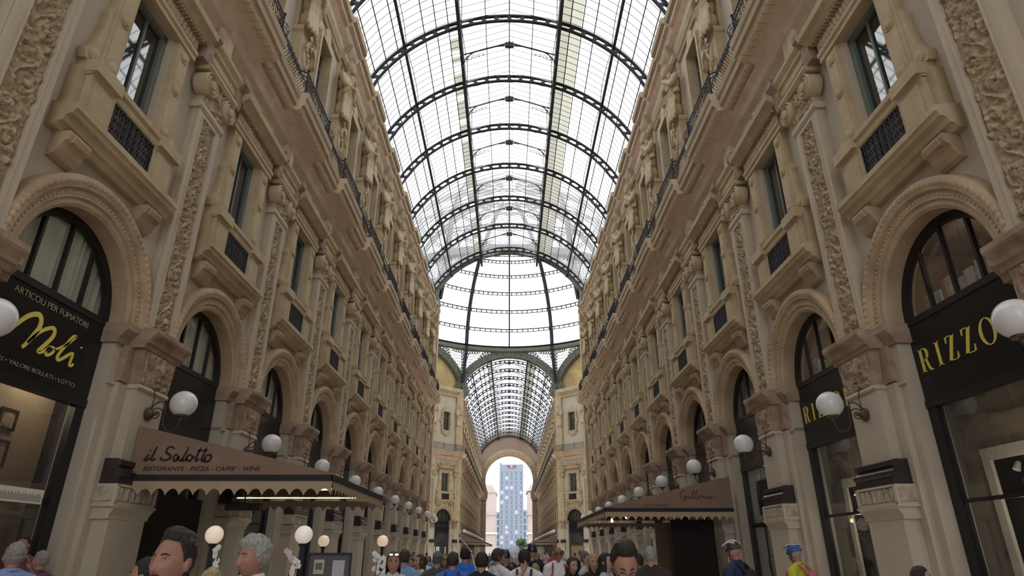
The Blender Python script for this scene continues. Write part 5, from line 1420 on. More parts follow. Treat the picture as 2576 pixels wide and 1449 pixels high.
m = MB(); m.lathe([(.085, 1.44), (.095, 1.50), (.08, 1.58), (.03, 1.62), (.005, 1.625)], 16); m.obj('shade', M['redshade'], r)
m = MB(); m.lathe([(.03, 1.40), (.035, 1.44)], 10); m.obj('bulb', M['globe_on'], r)
m = MB(); m.tube([(0, 0, .02), (0, 0, 1.42)], .012, 6); m.obj('stem', M['iron'], r)
m = MB(); m.lathe([(.14, 0), (.14, .02), (.02, .04)], 14); m.obj('base', M['iron'], r)
# paired lamps at the octagon corner
for i, (x, y) in enumerate(((-6.45, YE + .6), (-6.9, YE + .9))):
    dup(P_LAMP, Matrix.Translation((0, y, -.05)) @ Matrix.Translation((-7.4, 0, 0)) @ Matrix.Rotation(-pi / 2 + .5 + i * .3, 4, 'Z'), f'globe wall lamp paired at the left octagon corner, {ORD[i]} of two', 'paired lamps at the octagon corner')

# ------------------------------------------------------------------ lamps inside the shops
def shop_lamp(side, j, x, y, z, power, col, label):
    xf = side_matrix(side, bay_y(j)); L = bpy.data.lights.new('shop_lamp', 'POINT'); L.energy = power; L.color = col; L.shadow_soft_size = .15
    o = bpy.data.objects.new('shop_lamp', L); COL.objects.link(o); o.location = xf @ Vector((x, y, z))
shop_lamp('left', 0, .5, -1.9, 4.6, 90, (1, .8, .6), ''); shop_lamp('left', 0, -1.4, -.9, 4.9, 45, (1, .82, .62), '')
shop_lamp('right', 0, .0, -.42, 2.3, 30, (1, .88, .72), ''); shop_lamp('right', 1, .0, -.42, 2.3, 30, (1, .88, .72), '')
shop_lamp('right', 0, 0, -1.6, 6.9, 25, (1, .85, .7), ''); shop_lamp('right', 1, 0, -1.6, 6.9, 25, (1, .85, .7), '')
shop_lamp('left', 1, 0, -1.6, 5.2, 10, (1, .8, .6), '')
shop_lamp('right', 2, 0, -.5, 4.0, 10, (.95, 1, .9), '')
# ------------------------------------------------------------------ people (local frame: standing at the origin, facing -y, 1.75 m tall)
SKIN = {}
def skin(k):
    cols = {'light': (.33, .19, .14), 'tan': (.235, .125, .09), 'pink': (.30, .15, .115), 'warm': (.26, .135, .095)}
    if k not in SKIN: SKIN[k] = mat('skin_' + k, cols[k], .55, .05, 60, .10, 14)
    return SKIN[k]
CLO = {}
def cloth(col, pat=0.08):
    k = tuple(round(c, 3) for c in col) + (pat,)
    if k not in CLO: CLO[k] = mat('cloth_%d' % len(CLO), col, .85, .2, 40, pat, 6)
    return CLO[k]
HC = Vector((0, 0, 1.63)); NECK = Vector((0, .012, 1.535))
def headpt(t, a, inf=0.0, jaw=1.0):
    """t latitude, a longitude measured from the face (-y)"""
    x = .074 * cos(t) * sin(a); y = -.094 * cos(t) * cos(a) + .006; z = .118 * sin(t)
    if z < -.015:
        k = min(1, (-z - .015) / .10); x *= 1 - .22 * k * jaw; y = y * (1 - .10 * k) - .004 * k
        if y > 0: y *= 1 - .35 * k
    if z > .02: y += .006
    fr = max(0, cos(a)) ** .5 * max(0, cos(t)) ** .3 if cos(a) > 0 else 0
    g = lambda cx, cz, sx, sz, am: am * math.exp(-((x - cx) / sx) ** 2 - ((z - cz) / sz) ** 2)
    d = 0
    if fr > 0:
        nt_ = min(1, max(0, (.030 - z) / .062))
        if z > -.046: d += math.exp(-(x / (.0085 + .004 * nt_)) ** 2) * (.004 + .024 * nt_ ** 1.4) * (1 if z > -.032 else max(0, 1 - (-.032 - z) / .012)) * (1 if z < .035 else max(0, 1 - (z - .035) / .02))
        for s in (-1, 1):
            d += g(s * .031, .011, .015, .011, -.0115) + g(s * .030, .030, .022, .008, .0055) + g(s * .044, -.018, .018, .018, .006) + g(s * .013, -.034, .007, .007, .006)
        d += g(0, -.057, .022, .006, .0065) + g(0, -.071, .019, .006, .0065) + g(0, -.064, .024, .0025, -.004) + g(0, -.100, .022, .016, .010) + g(0, .062, .05, .03, .004)
    L = sqrt((x / .074) ** 2 + (y / .094) ** 2 + (z / .118) ** 2) or 1
    k = 1 + inf
    return Vector((x * k, y * k - d * fr, z * k))
def add_head(m, Hx, jaw=1.0, ears=True):
    NT, NA = 44, 60; vs = [tuple(Hx @ headpt(-pi / 2, 0, 0, jaw))]; fs = []
    for i in range(1, NT):
        t = -pi / 2 + pi * i / NT
        for k in range(NA): vs.append(tuple(Hx @ headpt(t, 2 * pi * k / NA, 0, jaw)))
    vs.append(tuple(Hx @ headpt(pi / 2, 0)))
    for k in range(NA):
        k2 = (k + 1) % NA; fs.append((0, 1 + k, 1 + k2)); fs.append((len(vs) - 1, 1 + (NT - 2) * NA + k2, 1 + (NT - 2) * NA + k))
    for i in range(NT - 2):
        for k in range(NA):
            k2 = (k + 1) % NA; fs.append((1 + i * NA + k, 1 + (i + 1) * NA + k, 1 + (i + 1) * NA + k2, 1 + i * NA + k2))
    m.add(vs, fs)
    if ears:
        for s in (-1, 1):
            R = Hx @ Matrix.Translation((s * .077, .016, -.006)) @ Matrix.Rotation(s * .45, 4, 'Z') @ Matrix.Rotation(-.2, 4, 'X')
            m.ball((0, 0, 0), (.009, .021, .033), 10, 8, R); m.ball((s * .006, .006, .008), (.007, .016, .022), 8, 6, R)
def head_matrix(pitch=0, yaw=0, roll=0):
    return Matrix.Translation(NECK) @ Matrix.Rotation(yaw, 4, 'Z') @ Matrix.Rotation(pitch, 4, 'X') @ Matrix.Rotation(roll, 4, 'Y') @ Matrix.Translation(HC - NECK)
def add_hand(m, wr, d, pn, curl=.35, s=1.0):
    """palm beyond the wrist along d, pn palm normal, five separate fingers"""
    d = Vector(d).normalized(); pn = Vector(pn); pn = (pn - d * pn.dot(d)).normalized(); sd = d.cross(pn); wr = Vector(wr)
    Rm = Matrix((sd, d, pn)).transposed().to_4x4()
    m.ball((0, 0, 0), (.040, .052, .016), 10, 8, Matrix.Translation(wr + d * .05) @ Rm)
    for k, (o, L) in enumerate(((-.030, .074), (-.010, .084), (.011, .078), (.030, .060))):
        p = wr + d * .092 + sd * o; dd = Vector(d); r = .0088; pts = [p]
        for q in range(3):
            dd = (dd + pn * -(curl * (.6 + .3 * q) * (1 + .12 * k))).normalized(); p = p + dd * L * (.42, .33, .25)[q]; pts.append(p)
        m.tube([wr + d * .06 + sd * o * .9] + pts, [r, r, r * .95, r * .9, r * .75], 7); m.ball(pts[-1], r * .75, 7, 5)
    p = wr + d * .03 - sd * .034; q = p - sd * .030 + d * .030 - pn * .012; e = q + d * .032 - sd * .006 - pn * .012
    m.tube([wr + d * .025 - sd * .02, p, q, e], [.012, .012, .0105, .008], 7); m.ball(e, .008, 7, 5)
ARM_DOWN = lambda s: ((s * .245, .02, 1.14), (s * .255, -.06, .90), (0, -.1, -1), (-s, 0, 0))
def torso(m, f, fem=False, belly=0):
    w = .90 if fem else 1.0
    for s in (-1, 1):
        limb(m, (0, .005, 1.43), (s * .175 * w, .005, 1.415), .062 + f, .056 + f); limb(m, (s * .03, .018, 1.488 if f else 1.50), (s * .13 * w, .012, 1.445), .040 + f * 1.3, .045 + f)
        m.ball((s * .08 * w, -.045, 1.29), (.085 + f, .07 + f + (.015 if fem else 0), .085 + f))
    if f: m.ball((0, .028, 1.452), (.086, .072, .052), 14, 8)
    m.ball((0, .005, 1.30), (.165 * w + f, .105 + f, .165 + f), 16, 10); m.ball((0, -.005 - belly * .3, 1.12), (.148 * w + f + belly, .100 + f + belly, .15 + f), 16, 10); m.ball((0, .008, .96), (.165 * w + f + (.01 if fem else 0), .11 + f, .13 + f), 16, 10)
def arms_(m, arms, f, upto='hand', skin_hand=True):
    for s in (-1, 1):
        e, wr, hd, pn = arms.get(s) or ARM_DOWN(s)
        sh = (s * .19, .005, 1.405); limb(m, sh, e, .054 + f, .041 + f)
        if upto == 'sleeve': continue
        limb(m, e, wr, .041 + f, .027 + f)
        if upto == 'hand': add_hand(m, wr, hd, pn)
def sleeves(m, arms, f, short):
    for s in (-1, 1):
        e, wr, hd, pn = arms.get(s) or ARM_DOWN(s)
        sh = Vector((s * .19, .005, 1.405)); e = Vector(e)
        if short: limb(m, sh, sh.lerp(e, .62), .058 + f, .056 + f)
        else: limb(m, sh, e, .056 + f, .046 + f); limb(m, e, Vector(e).lerp(Vector(wr), .93), .046 + f, .036 + f)
def legs_(m, f, shoe=False, stride=.0):
    for s in (-1, 1):
        hip = (s * .09, .005, .92); kn = (s * .105, -.01 - s * stride, .50); an = (s * .11, .02 + s * stride * .6, .09)
        limb(m, hip, kn, .088 + f, .058 + f, 12); limb(m, kn, an, .058 + f, .042 + f, 12)
        if shoe is None: m.ball((s * .115, -.05 + s * stride * .6, .045), (.042, .11, .04))
BODY = {}
def body_meshes(key, arms, voxel, fem, short, belly, jaw, hm, stride):
    m = MB(); torso(m, 0, fem, belly); arms_(m, arms, 0); legs_(m, 0, None, stride)
    m.tube([(0, .02, 1.44), (0, .012, 1.50), tuple(hm @ Vector((0, .018, -.085))), tuple(hm @ Vector((0, .012, -.03)))], [.062, .052 if not fem else .044, .050 if not fem else .042, .05], 14)
    add_head(m, hm, jaw)
    b = remesh(m, voxel, 2)
    m = MB(); torso(m, .014, fem, belly); sleeves(m, arms, .012, short)
    s = remesh(m, max(voxel, .009), 3, 'shirt')
    m = MB(); legs_(m, .012, stride=stride); m.ball((0, .008, .95), (.172, .122, .12), 16, 10)
    t = remesh(m, .014, 3, 'trousers')
    return b, s, t
def slotmat(o, m):
    if not o.data.materials: o.data.materials.append(None)
    o.material_slots[0].link = 'OBJECT'; o.material_slots[0].material = m; return o
HAIR = {}
def hair_mat(col):
    k = tuple(col)
    if k not in HAIR: HAIR[k] = mat('hair_%d' % len(HAIR), col, .55, .6, 70, .45, 45)
    return HAIR[k]
def hair_cap(hm, style, seed=0):
    """shell of hair over the skull; style: short, crop, curly, long, pony, fringe, bald"""
    m = MB(); NT, NA = 40, 64; random.seed(seed); vs = []; fs = []; keep = {}
    vol = {'short': .055, 'crop': .03, 'curly': .11, 'long': .06, 'pony': .05, 'fringe': .08, 'quiff': .05}[style]
    def edge(a):     # lowest latitude reached by the hair at longitude a
        c = cos(a); front = {'fringe': .30, 'quiff': .84, 'short': .66, 'crop': .62, 'long': .72, 'pony': .72}.get(style, .52)
        if style == 'curly': front = .50
        side = -.05 if style in ('short', 'crop', 'quiff', 'curly') else -.5
        if c > .55: return front + .05 * cos(a * 3)
        if c > -.1: u = (.55 - c) / .65; return front + (side - front) * min(1, u * 1.6) if abs(u) < 2 else side
        return -.48 if style != 'crop' else -.38
    for i in range(NT + 1):
        for k in range(NA):
            a = 2 * pi * k / NA; e = edge(a); t = e + (pi / 2 - e) * i / NT
            u = i / NT; p = headpt(t, a)
            n = Vector((p.x / .074 ** 2, p.y / .094 ** 2, p.z / .118 ** 2)).normalized()
            th = vol * .1 * 1.6 * min(1, u * 5 + .12)
            if style == 'curly': th += (.012 + .012 * noise.noise(p * 38 + Vector((seed, 0, 0)))) * min(1, u * 4)
            elif style == 'quiff': th += (.027 * max(0, sin(t)) ** 1.5 * (1.0 if p.y < .05 else .55) + .012 * noise.noise(Vector((p.x * 55, p.y * 26, seed)))) * min(1, u * 3)
            else: th += .006 * noise.noise(Vector((p.x * 60, p.y * 20, p.z * 60 + seed))) * min(1, u * 4)
            vs.append(tuple(hm @ (p + n * th)))
    for i in range(NT):
        for k in range(NA):
            k2 = (k + 1) % NA; fs.append((i * NA + k, i * NA + k2, (i + 1) * NA + k2, (i + 1) * NA + k))
    m.add(vs, fs)
    if style in ('long', 'pony'):
        NL = 14; rows = []; L = .34 if style == 'long' else .12
        A = [radians(62) + radians(236) * k / 40 for k in range(41)]
        for q in range(2):
            vs = []; fs = []
            for i in range(NL + 1):
                u = i / NL
                for a in A:
                    p = headpt(.35, a); x = p.x * (1.18 + .16 * u - .06 * q); y = p.y * (1.14 + .05 * u - .06 * q) + .012 * u
                    z = .05 - (L + .10) * u + .01 * noise.noise(Vector((a * 9, u * 3, seed)))
                    w = .004 * noise.noise(Vector((a * 22, u * 2, seed + q)))
                    vs.append(tuple(hm @ Vector((x * (1 + w * 8), y * (1 + w * 8), z))))
            n = len(A)
            for i in range(NL):
                for k in range(n - 1): fs.append((i * n + k, i * n + k + 1, (i + 1) * n + k + 1, (i + 1) * n + k))
            if style == 'long' or q == 0: m.add(vs, fs)
            if style == 'pony': break
        if style == 'pony':
            m.tube([hm @ Vector(v) for v in ((0, .10, .06), (0, .15, .04), (0, .16, -.08), (0, .14, -.22))], [.02, .03, .028, .006], 8)
    return m
def person(label, x, y, H, rz, skin_k='light', hair=('short', (.02, .014, .012)), shirt=(.2, .2, .2), short=True, trousers=(.03, .035, .05), fem=False, arms=None, hero=False,
           pitch=0, yaw=0, belly=0, jaw=1.0, key=None, group=None, extras=(), stride=.05, seed=0, pat=.08):
    arms = arms or {}; r = thing('person', label, 'person', group, (x, y, 0), rz); sc = H / 1.75; r.scale = (sc, sc, sc)
    hm = head_matrix(pitch, yaw); vox = .0058 if hero else .011
    key = key or label
    if key not in BODY: BODY[key] = body_meshes(key, arms, vox, fem, short, belly, jaw, hm, stride)
    b, s, t = BODY[key]
    slotmat(link('body', b, r), skin(skin_k)); sh = slotmat(link('jacket' if 'jacket' in extras else 'shirt', s, r), cloth(shirt, pat)); slotmat(link('trousers', t, r), cloth(trousers))
    for sx in (-1, 1):
        m = MB(); m.ball((sx * .115, -.052 + sx * stride * .6, .048), (.047, .125, .048), 12, 8); m.obj('shoe', M['black'], r, smooth=True)
    if hair:
        hmm = hair_cap(hm, hair[0], seed); hmm.obj('hair', hair_mat(hair[1]), r, smooth=True)
    def pt(px, pz, off=0):     # point on the face
        t = math.asin(max(-1, min(1, pz / .118))); a = math.asin(max(-.99, min(.99, px / (.074 * cos(t))))); p = headpt(t, a, 0, jaw); return hm @ (p + Vector((0, -off, 0)))
    if 'noface' not in extras:
        for sx in (-1, 1):
            m = MB(); c = pt(sx * .031, .011, -.0088); m.ball(tuple(c), (.0122, .0122, .0108), 12, 8); e = m.obj('eye', skin(skin_k) if 'closed' in extras else M['eyewhite'], r, smooth=True)
            if 'closed' not in extras:
                d = (hm.to_3x3() @ Vector((0, -1, 0))); m = MB(); m.ball(tuple(c + d * .0064), (.0068, .0066, .0068), 10, 6); m.obj('iris', M['iris'], e, smooth=True)
            m = MB(); m.tube([pt(sx * q, z if 'closed' not in extras else .005, .002) for q, z in ((.018, .015), (.025, .0195), (.031, .021), (.037, .0195), (.044, .015))], [.0015, .0032, .0036, .0032, .0015], 6); m.obj('eyelid', M['lash'] if 'closed' in extras or fem else skin(skin_k), r)
            m = MB(); m.tube([pt(sx * q, z, .003) for q, z in ((.013, .029), (.021, .033), (.030, .0345), (.038, .0325), (.046, .028))], [.0018, .0030, .0032, .0024, .001], 6); m.obj('eyebrow', hair_mat(hair[1] if hair and hair[1][0] < .15 else (.05, .035, .025)), r)
        m = MB()
        for z, dz in ((-.0590, .0026), (-.0685, .0032)): m.tube([pt(q, z - abs(q) * .08, -.0008) for q in (-.021, -.012, -.004, .004, .012, .021)], [.001, dz, dz * 1.1, dz * 1.1, dz, .001], 6)
        m.obj('lips', M['lips'], r, smooth=True)
    if 'moustache' in extras or 'beard' in extras:
        m = MB(); m.tube([pt(q, -.048 - abs(q) * .22, .003) for q in (-.026, -.016, -.006, .006, .016, .026)], [.001, .0045, .005, .005, .0045, .001], 6); m.obj('moustache', hair_mat((.03, .02, .015)), r)
    if 'beard' in extras:
        m = MB(); vs = []; fs = []; n = 33
        for i in range(11):
            for k in range(n):
                a = radians(-98) + radians(196) * k / (n - 1); f = abs(a) / radians(98)
                top = -.62 + .60 * f ** 1.8 if f > .3 else -.66; t = top + (-1.35 - top) * i / 10
                p = headpt(t, a, 0, jaw); nn = Vector((p.x / .074 ** 2, p.y / .094 ** 2, p.z / .118 ** 2)).normalized()
                vs.append(tuple(hm @ (p + nn * (.002 + .005 * min(1, i / 2) + .003 * noise.noise(p * 90)))))
        for i in range(10):
            for k in range(n - 1): fs.append((i * n + k, i * n + k + 1, (i + 1) * n + k + 1, (i + 1) * n + k))
        m.add(vs, fs); m.obj('beard', hair_mat((.03, .02, .015)), r, smooth=True)
    if 'glasses' in extras or 'sunglasses' in extras or 'sunglasses_up' in extras:
        up = 'sunglasses_up' in extras; dark = 'glasses' not in extras; fr = MB(); cs = []
        for sx in (-1, 1):
            c = (hm @ Vector((sx * .032, -.099 if not up else -.084, .008 if not up else .088))); cs.append(c)
            ax = hm.to_3x3() @ Vector((1, 0, 0)); az = hm.to_3x3() @ (Vector((0, 0, 1)) if not up else Vector((0, .75, .66)))
            fr.tube([tuple(c + ax * .024 * cos(2 * pi * k / 16) + az * .017 * sin(2 * pi * k / 16)) for k in range(16)], .0016, 5, closed=True)
            fr.tube([tuple(c + ax * sx * .024), tuple(hm @ Vector((sx * .080, -.01, .012 if not up else .07)))], .0022, 5)
        fr.tube([tuple(cs[0]), tuple(cs[0].lerp(cs[1], .5) + Vector((0, -.003, .003))), tuple(cs[1])][1:2] + [tuple(cs[1])], .0018, 5)
        g = fr.obj('sunglasses' if dark else 'glasses', M['black'], r)
        if dark:
            for c in cs:
                m = MB(); nrm = ax.cross(az); vs = []
                for q in (-.002, .002):
                    for k in range(16): vs.append(tuple(c + ax * .0235 * cos(2 * pi * k / 16) + az * .0165 * sin(2 * pi * k / 16) + nrm * q))
                m.add(vs, [tuple(range(16)), tuple(range(31, 15, -1))] + [(k, (k + 1) % 16, 16 + (k + 1) % 16, 16 + k) for k in range(16)]); m.obj('lens', M['mirror'] if up else M['darklens'], g)
    if 'backpack' in extras or any(e.startswith('backpack:') for e in extras):
        col = next((e.split(':')[1] for e in extras if e.startswith('backpack:')), 'dark')
        c = {'dark': (.05, .045, .05), 'navy': (.02, .03, .075), 'pink': (.45, .10, .17), 'red': (.35, .06, .08), 'black': (.015, .015, .018)}[col]
        m = MB(); m.ball((0, .20, 1.20), (.15, .10, .23), 16, 12); m.ball((0, .27, 1.12), (.11, .06, .12), 12, 8); me = remesh(m, .014, 4, 'backpack'); bp = slotmat(link('backpack', me, r), cloth(c, .2))
        for sx in (-1, 1):
            m = MB(); m.tube(catmull([(sx * .085, .20, 1.36), (sx * .095, .08, 1.485), (sx * .10, -.04, 1.475), (sx * .12, -.125, 1.36), (sx * .15, -.09, 1.20), (sx * .15, .1, 1.08)], 5), .017, 6); m.obj('strap', cloth(c, .2), bp)
    if 'helmet' in extras or any(e.startswith('helmet:') for e in extras):
        col = next(e.split(':')[1] for e in extras if e.startswith('helmet:')); c = {'black': (.03, .03, .035), 'blue': (.03, .07, .22), 'guard': (.018, .018, .04)}[col]
        m = MB(); tall = col == 'guard'
        NT, NA = 16, 40; vs = []; fs = []
        for i in range(NT + 1):
            t = (.12 if not tall else .05) + (pi / 2 - .12) * i / NT
            for k in range(NA):
                a = 2 * pi * k / NA; p = headpt(t, a); rr = 1.20 if not tall else 1.24
                ridge = 1 + (0 if tall else .045 * (1 if cos(7 * math.asin(max(-1, min(1, p.x / .08)))) > .1 else -.6) * cos(t))
                vs.append(tuple(hm @ Vector((p.x * rr * ridge * (1 if not tall else max(.05, cos(t)) ** -.22), p.y * rr * ridge * 1.04 * (1 if not tall else max(.05, cos(t)) ** -.22), p.z * (1.12 if not tall else 1.36) * (ridge if not tall else 1) + .016))))
        for i in range(NT):
            for k in range(NA): fs.append((i * NA + k, i * NA + (k + 1) % NA, (i + 1) * NA + (k + 1) % NA, (i + 1) * NA + k))
        m.add(vs, fs); hl = m.obj('helmet', mat('helmet_' + col, c, .25, spec=.6), r, smooth=not tall and radians(25) or True)
        if not tall:
            for k in range(5):
                m = MB(); m.tube([tuple(hm @ Vector((.034 * (k - 2), -.10 + .20 * u, .128 + .03 * sin(pi * u) - abs(k - 2) * .012))) for u in [q / 8 for q in range(9)]], .0085, 6)
                m.obj('shell_stripe', M['white'] if (k % 2 == (0 if col == 'black' else 1)) else mat('helmet_blue2', (.05, .14, .30), .25), hl)
            m = MB(); m.tube([tuple(hm @ Vector(v)) for v in ((-.082, -.0, .03), (-.066, -.04, -.085), (0, -.062, -.125), (.066, -.04, -.085), (.082, 0, .03))], .006, 5); m.obj('chin_strap', M['black'], hl)
        else:
            m = MB(); m.ball(tuple(hm @ Vector((0, .01, .180))), (.012, .012, .022), 8, 6); m.obj('top_button', mat('helmet_button', (.25, .25, .3), .3), hl)
    if 'cap' in extras:
        m = MB(); NT, NA = 10, 32; vs = []; fs = []
        for i in range(NT + 1):
            t = .28 + (pi / 2 - .28) * i / NT
            for k in range(NA): p = headpt(t, 2 * pi * k / NA); vs.append(tuple(hm @ Vector((p.x * 1.16, p.y * 1.16, p.z * 1.1 + .012))))
        for i in range(NT):
            for k in range(NA): fs.append((i * NA + k, i * NA + (k + 1) % NA, (i + 1) * NA + (k + 1) % NA, (i + 1) * NA + k))
        m.add(vs, fs); hl = m.obj('cap', M['capcloth'], r, smooth=True)
        m = MB(); m.ball((0, 0, 0), (.072, .07, .008), 14, 6, hm @ Matrix.Translation((0, -.12, .048)) @ Matrix.Rotation(.2, 4, 'X')); m.obj('peak', M['capcloth'], hl)
    if 'suit' in extras:
        for sx in (-1, 1):
            m = MB(); m.prism([(sx * .012, 1.22), (sx * .03, 1.20), (sx * .115, 1.40), (sx * .085, 1.475), (sx * .060, 1.485)], -.155, -.135); m.obj('lapel', cloth((.115, .118, .135)), sh)
            m = MB(); m.tube(catmull([(sx * .012, -.085, 1.462), (sx * .045, -.062, 1.492), (sx * .066, -.01, 1.522), (sx * .05, .05, 1.53), (0, .072, 1.535)], 5), [.010] + [.017] * 19 + [.015], 6); m.obj('collar', M['whitecloth'], r)
        m = MB(); m.prism([(-.045, 1.46), (.045, 1.46), (.03, 1.20), (-.03, 1.20)], -.148, -.128); m.obj('shirt_front', M['whitecloth'], r)
        m = MB(); m.prism([(-.022, 1.465), (.022, 1.465), (.015, 1.43), (.030, 1.22), (0, 1.18), (-.030, 1.22), (-.015, 1.43)], -.160, -.146); m.obj('tie', cloth((.16, .15, .26)), r)
    if 'collar' in extras:
        m = MB(); m.tube(catmull([(-.035, -.075, 1.468), (-.062, -.02, 1.505), (-.05, .045, 1.52), (0, .068, 1.525), (.05, .045, 1.52), (.062, -.02, 1.505), (.035, -.075, 1.468)], 5), .015, 6); m.obj('collar', cloth(shirt, pat), r)
    return r
M['eyewhite'] = mat('eye_white', (.36, .32, .29), .3); M['iris'] = mat('iris', (.03, .018, .012), .2)
M['lash'] = mat('lash', (.03, .02, .018), .6); M['lips'] = mat('lips', (.24, .10, .085), .5); M['darklens'] = mat('dark_lens', (.01, .01, .012), .08, spec=.8)
M['mirror'] = mat('mirror_lens', (.8, .8, .95), .05, metal=1.0); M['capcloth'] = mat('cap_cloth', (.09, .095, .11), .85); M['whitecloth'] = mat('white_cloth', (.62, .60, .62), .8)

# where a figure stands so that the top of its head is seen at (px, py) when it stands y metres away
CXO, CYAW = .04, radians(-.2365)
def spot(px, py, y):
    a = (px - 1288) / 1561.0; b = (724.5 - py) / 1561.0
    vy = cos(TH0) - b * sin(TH0); vz = sin(TH0) + b * cos(TH0); vx = a
    c, s = cos(CYAW), sin(CYAW); wx, wy = vx * c - vy * s, vx * s + vy * c
    return CXO + wx / wy * y, 1.75 + vz / wy * y
TH0 = math.atan(663.5 / 1561.0)
def P(label, px, py, y, deg, top=.012, **k):
    x, z = spot(px, py, y); return person(label, x, y, max(1.45, z - top), radians(deg), **k)
BLK = (.014, .011, .011); BRN = (.045, .025, .017); GREY = (.30, .30, .28)
P('dark-haired man with moustache in the foreground, face turned to his right', 447, 1319, 3.1, -14, top=.04, skin_k='warm', hair=('quiff', BLK), shirt=(.05, .05, .06), hero=True, extras=('moustache',), yaw=-.0, pitch=-.04, seed=1, jaw=1.0)
P('grey-haired man in grey suit jacket, white collar and tie', 645, 1340, 4.45, -34, top=.03, skin_k='pink', hair=('curly', GREY), shirt=(.135, .14, .165), short=False, hero=True, extras=('jacket', 'suit'), pitch=.06, seed=2)
P('person hidden behind the moustached man, dark hair and lilac top', 372, 1398, 4.6, -80, hair=('short', BLK), shirt=(.35, .27, .36), skin_k='pink', seed=3)
P('blond person in a pale peaked hat low beside the grey-haired man', 536, 1424, 4.9, 20, hair=('long', (.42, .36, .20)), shirt=(.4, .38, .36), fem=True, seed=4, extras=())
P('older man in blue shirt holding a hand to his ear, dark shoulder strap', 47, 1360, 6.3, -125, skin_k='warm', hair=('short', (.22, .20, .19)), shirt=(.17, .25, .46), short=True, hero=True, seed=5, arms={-1: ((-.40, -.10, 1.26), (-.155, -.02, 1.50), (.3, .1, 1), (-1, .2, .2)), 1: None}, extras=('collar',))
P('older man in pink shirt and dark waistcoat beside the dark shop frame', 108, 1383, 8.5, -105, skin_k='pink', hair=('short', (.20, .18, .16)), shirt=(.10, .04, .08), seed=6, extras=('collar',))
P('man in dark clothes inside the tobacconist doorway', 64, 1345, 10.2, 10, skin_k='warm', hair=('short', BLK), shirt=(.10, .03, .03), seed=7)
P('woman with long dark hair, white sunglasses pushed up on her head', 992, 1385, 7.8, 8, skin_k='pink', hair=('long', BRN), shirt=(.40, .42, .42), fem=True, hero=True, extras=('sunglasses_up',), seed=8, jaw=1.1)
P('man in light blue shirt walking away behind the woman with sunglasses', 1020, 1380, 10.0, 168, hair=('short', BRN), shirt=(.16, .27, .42), short=False, seed=9, extras=('collar', 'noface'))
P('woman with long brown hair in cream cardigan', 1056, 1392, 11.2, -55, hair=('long', (.06, .03, .02)), shirt=(.45, .38, .27), fem=True, short=False, seed=10)
P('man in charcoal shirt and grey cap seen from behind', 1102, 1387, 10.6, 175, hair=('crop', (.10, .09, .09)), shirt=(.065, .06, .062), seed=11, extras=('cap', 'noface'))
P('blond woman in sunglasses and dark scarf behind the charcoal shirt', 1119, 1391, 13.5, 15, hair=('pony', (.22, .14, .08)), shirt=(.05, .04, .04), fem=True, seed=12, extras=('sunglasses',))
P('boy in bright blue T-shirt with dark backpack seen from behind', 1140, 1387, 9.6, 178, hair=('fringe', (.04, .022, .015)), shirt=(.03, .13, .50), seed=13, extras=('backpack', 'noface'))
P('taller young man in bright blue T-shirt with selfie stick', 1172, 1373, 10.6, 172, hair=('short', BLK), shirt=(.03, .14, .52), seed=14, extras=('noface',))
P('person in black T-shirt reaching an arm out to a friend', 1213, 1386, 8.5, 170, hair=('fringe', BLK), shirt=(.012, .012, .018), hero=True, seed=15, extras=('noface',), arms={-1: ((-.37, -.10, 1.39), (-.47, -.27, 1.50), (-.35, -.4, .75), (-.8, .5, 0)), 1: None})
P('young man in white T-shirt, head turned to the right', 1254, 1378, 10.4, 130, hair=('fringe', BRN), shirt=(.55, .55, .56), seed=16, yaw=-.35)
P('guard in dark helmet behind the young man in white', 1272, 1381, 12.5, 178, hair=None, shirt=(.02, .02, .03), short=False, seed=17, extras=('helmet:guard', 'noface'), top=.06)
P('person with bowl-cut dark hair, white T-shirt and navy backpack', 1319, 1379, 9.3, 176, hair=('fringe', (.02, .012, .012)), shirt=(.55, .55, .56), hero=True, seed=18, extras=('backpack:navy', 'noface'))
P('guard in tall dark helmet and dark uniform, grey collar', 1338, 1363, 12.5, 182, hair=None, shirt=(.012, .014, .016), short=False, seed=19, extras=('helmet:guard', 'noface'), top=.075)
P('bald man in dark sunglasses and white T-shirt', 1403, 1373, 12.2, 5, skin_k='tan', hair=None, shirt=(.58, .58, .58), seed=20, belly=.03, extras=('sunglasses', 'backpack:red'))
P('young woman with dark hair tied back in black top, looking down', 1438, 1398, 9.6, 30, hair=('long', BRN), shirt=(.014, .012, .016), fem=True, hero=True, seed=21, pitch=.18, jaw=1.1)
P('young woman with long blond hair in black top', 1492, 1391, 9.4, 5, hair=('long', (.36, .25, .15)), shirt=(.016, .014, .016), fem=True, hero=True, seed=22, jaw=1.1)
P('man in pale patterned shirt behind the blond woman', 1474, 1388, 12.4, 60, hair=('short', (.10, .09, .09)), shirt=(.42, .42, .42), seed=23, pat=.5)
P('dark-bearded man in glasses looking down in the foreground', 1562, 1345, 4.3, 2, top=.03, skin_k='pink', hair=('quiff', BLK), shirt=(.035, .04, .05), short=False, hero=True, extras=('beard', 'glasses', 'closed', 'collar'), pitch=.62, seed=24, arms={s: ((s * .26, .02, 1.14), (s * .10, -.25, 1.12), (-s * .3, -1, .2), (0, .1, 1)) for s in (-1, 1)})
P('woman with long black hair in white and navy top', 1524, 1388, 8.8, 60, hair=('long', BLK), shirt=(.35, .37, .42), fem=True, seed=25, pat=.5)
P('dark-haired person in light blue shirt next to the grey-haired man in dark jacket', 1605, 1391, 10.6, 160, hair=('fringe', BLK), shirt=(.14, .27, .44), seed=26, extras=('noface',))
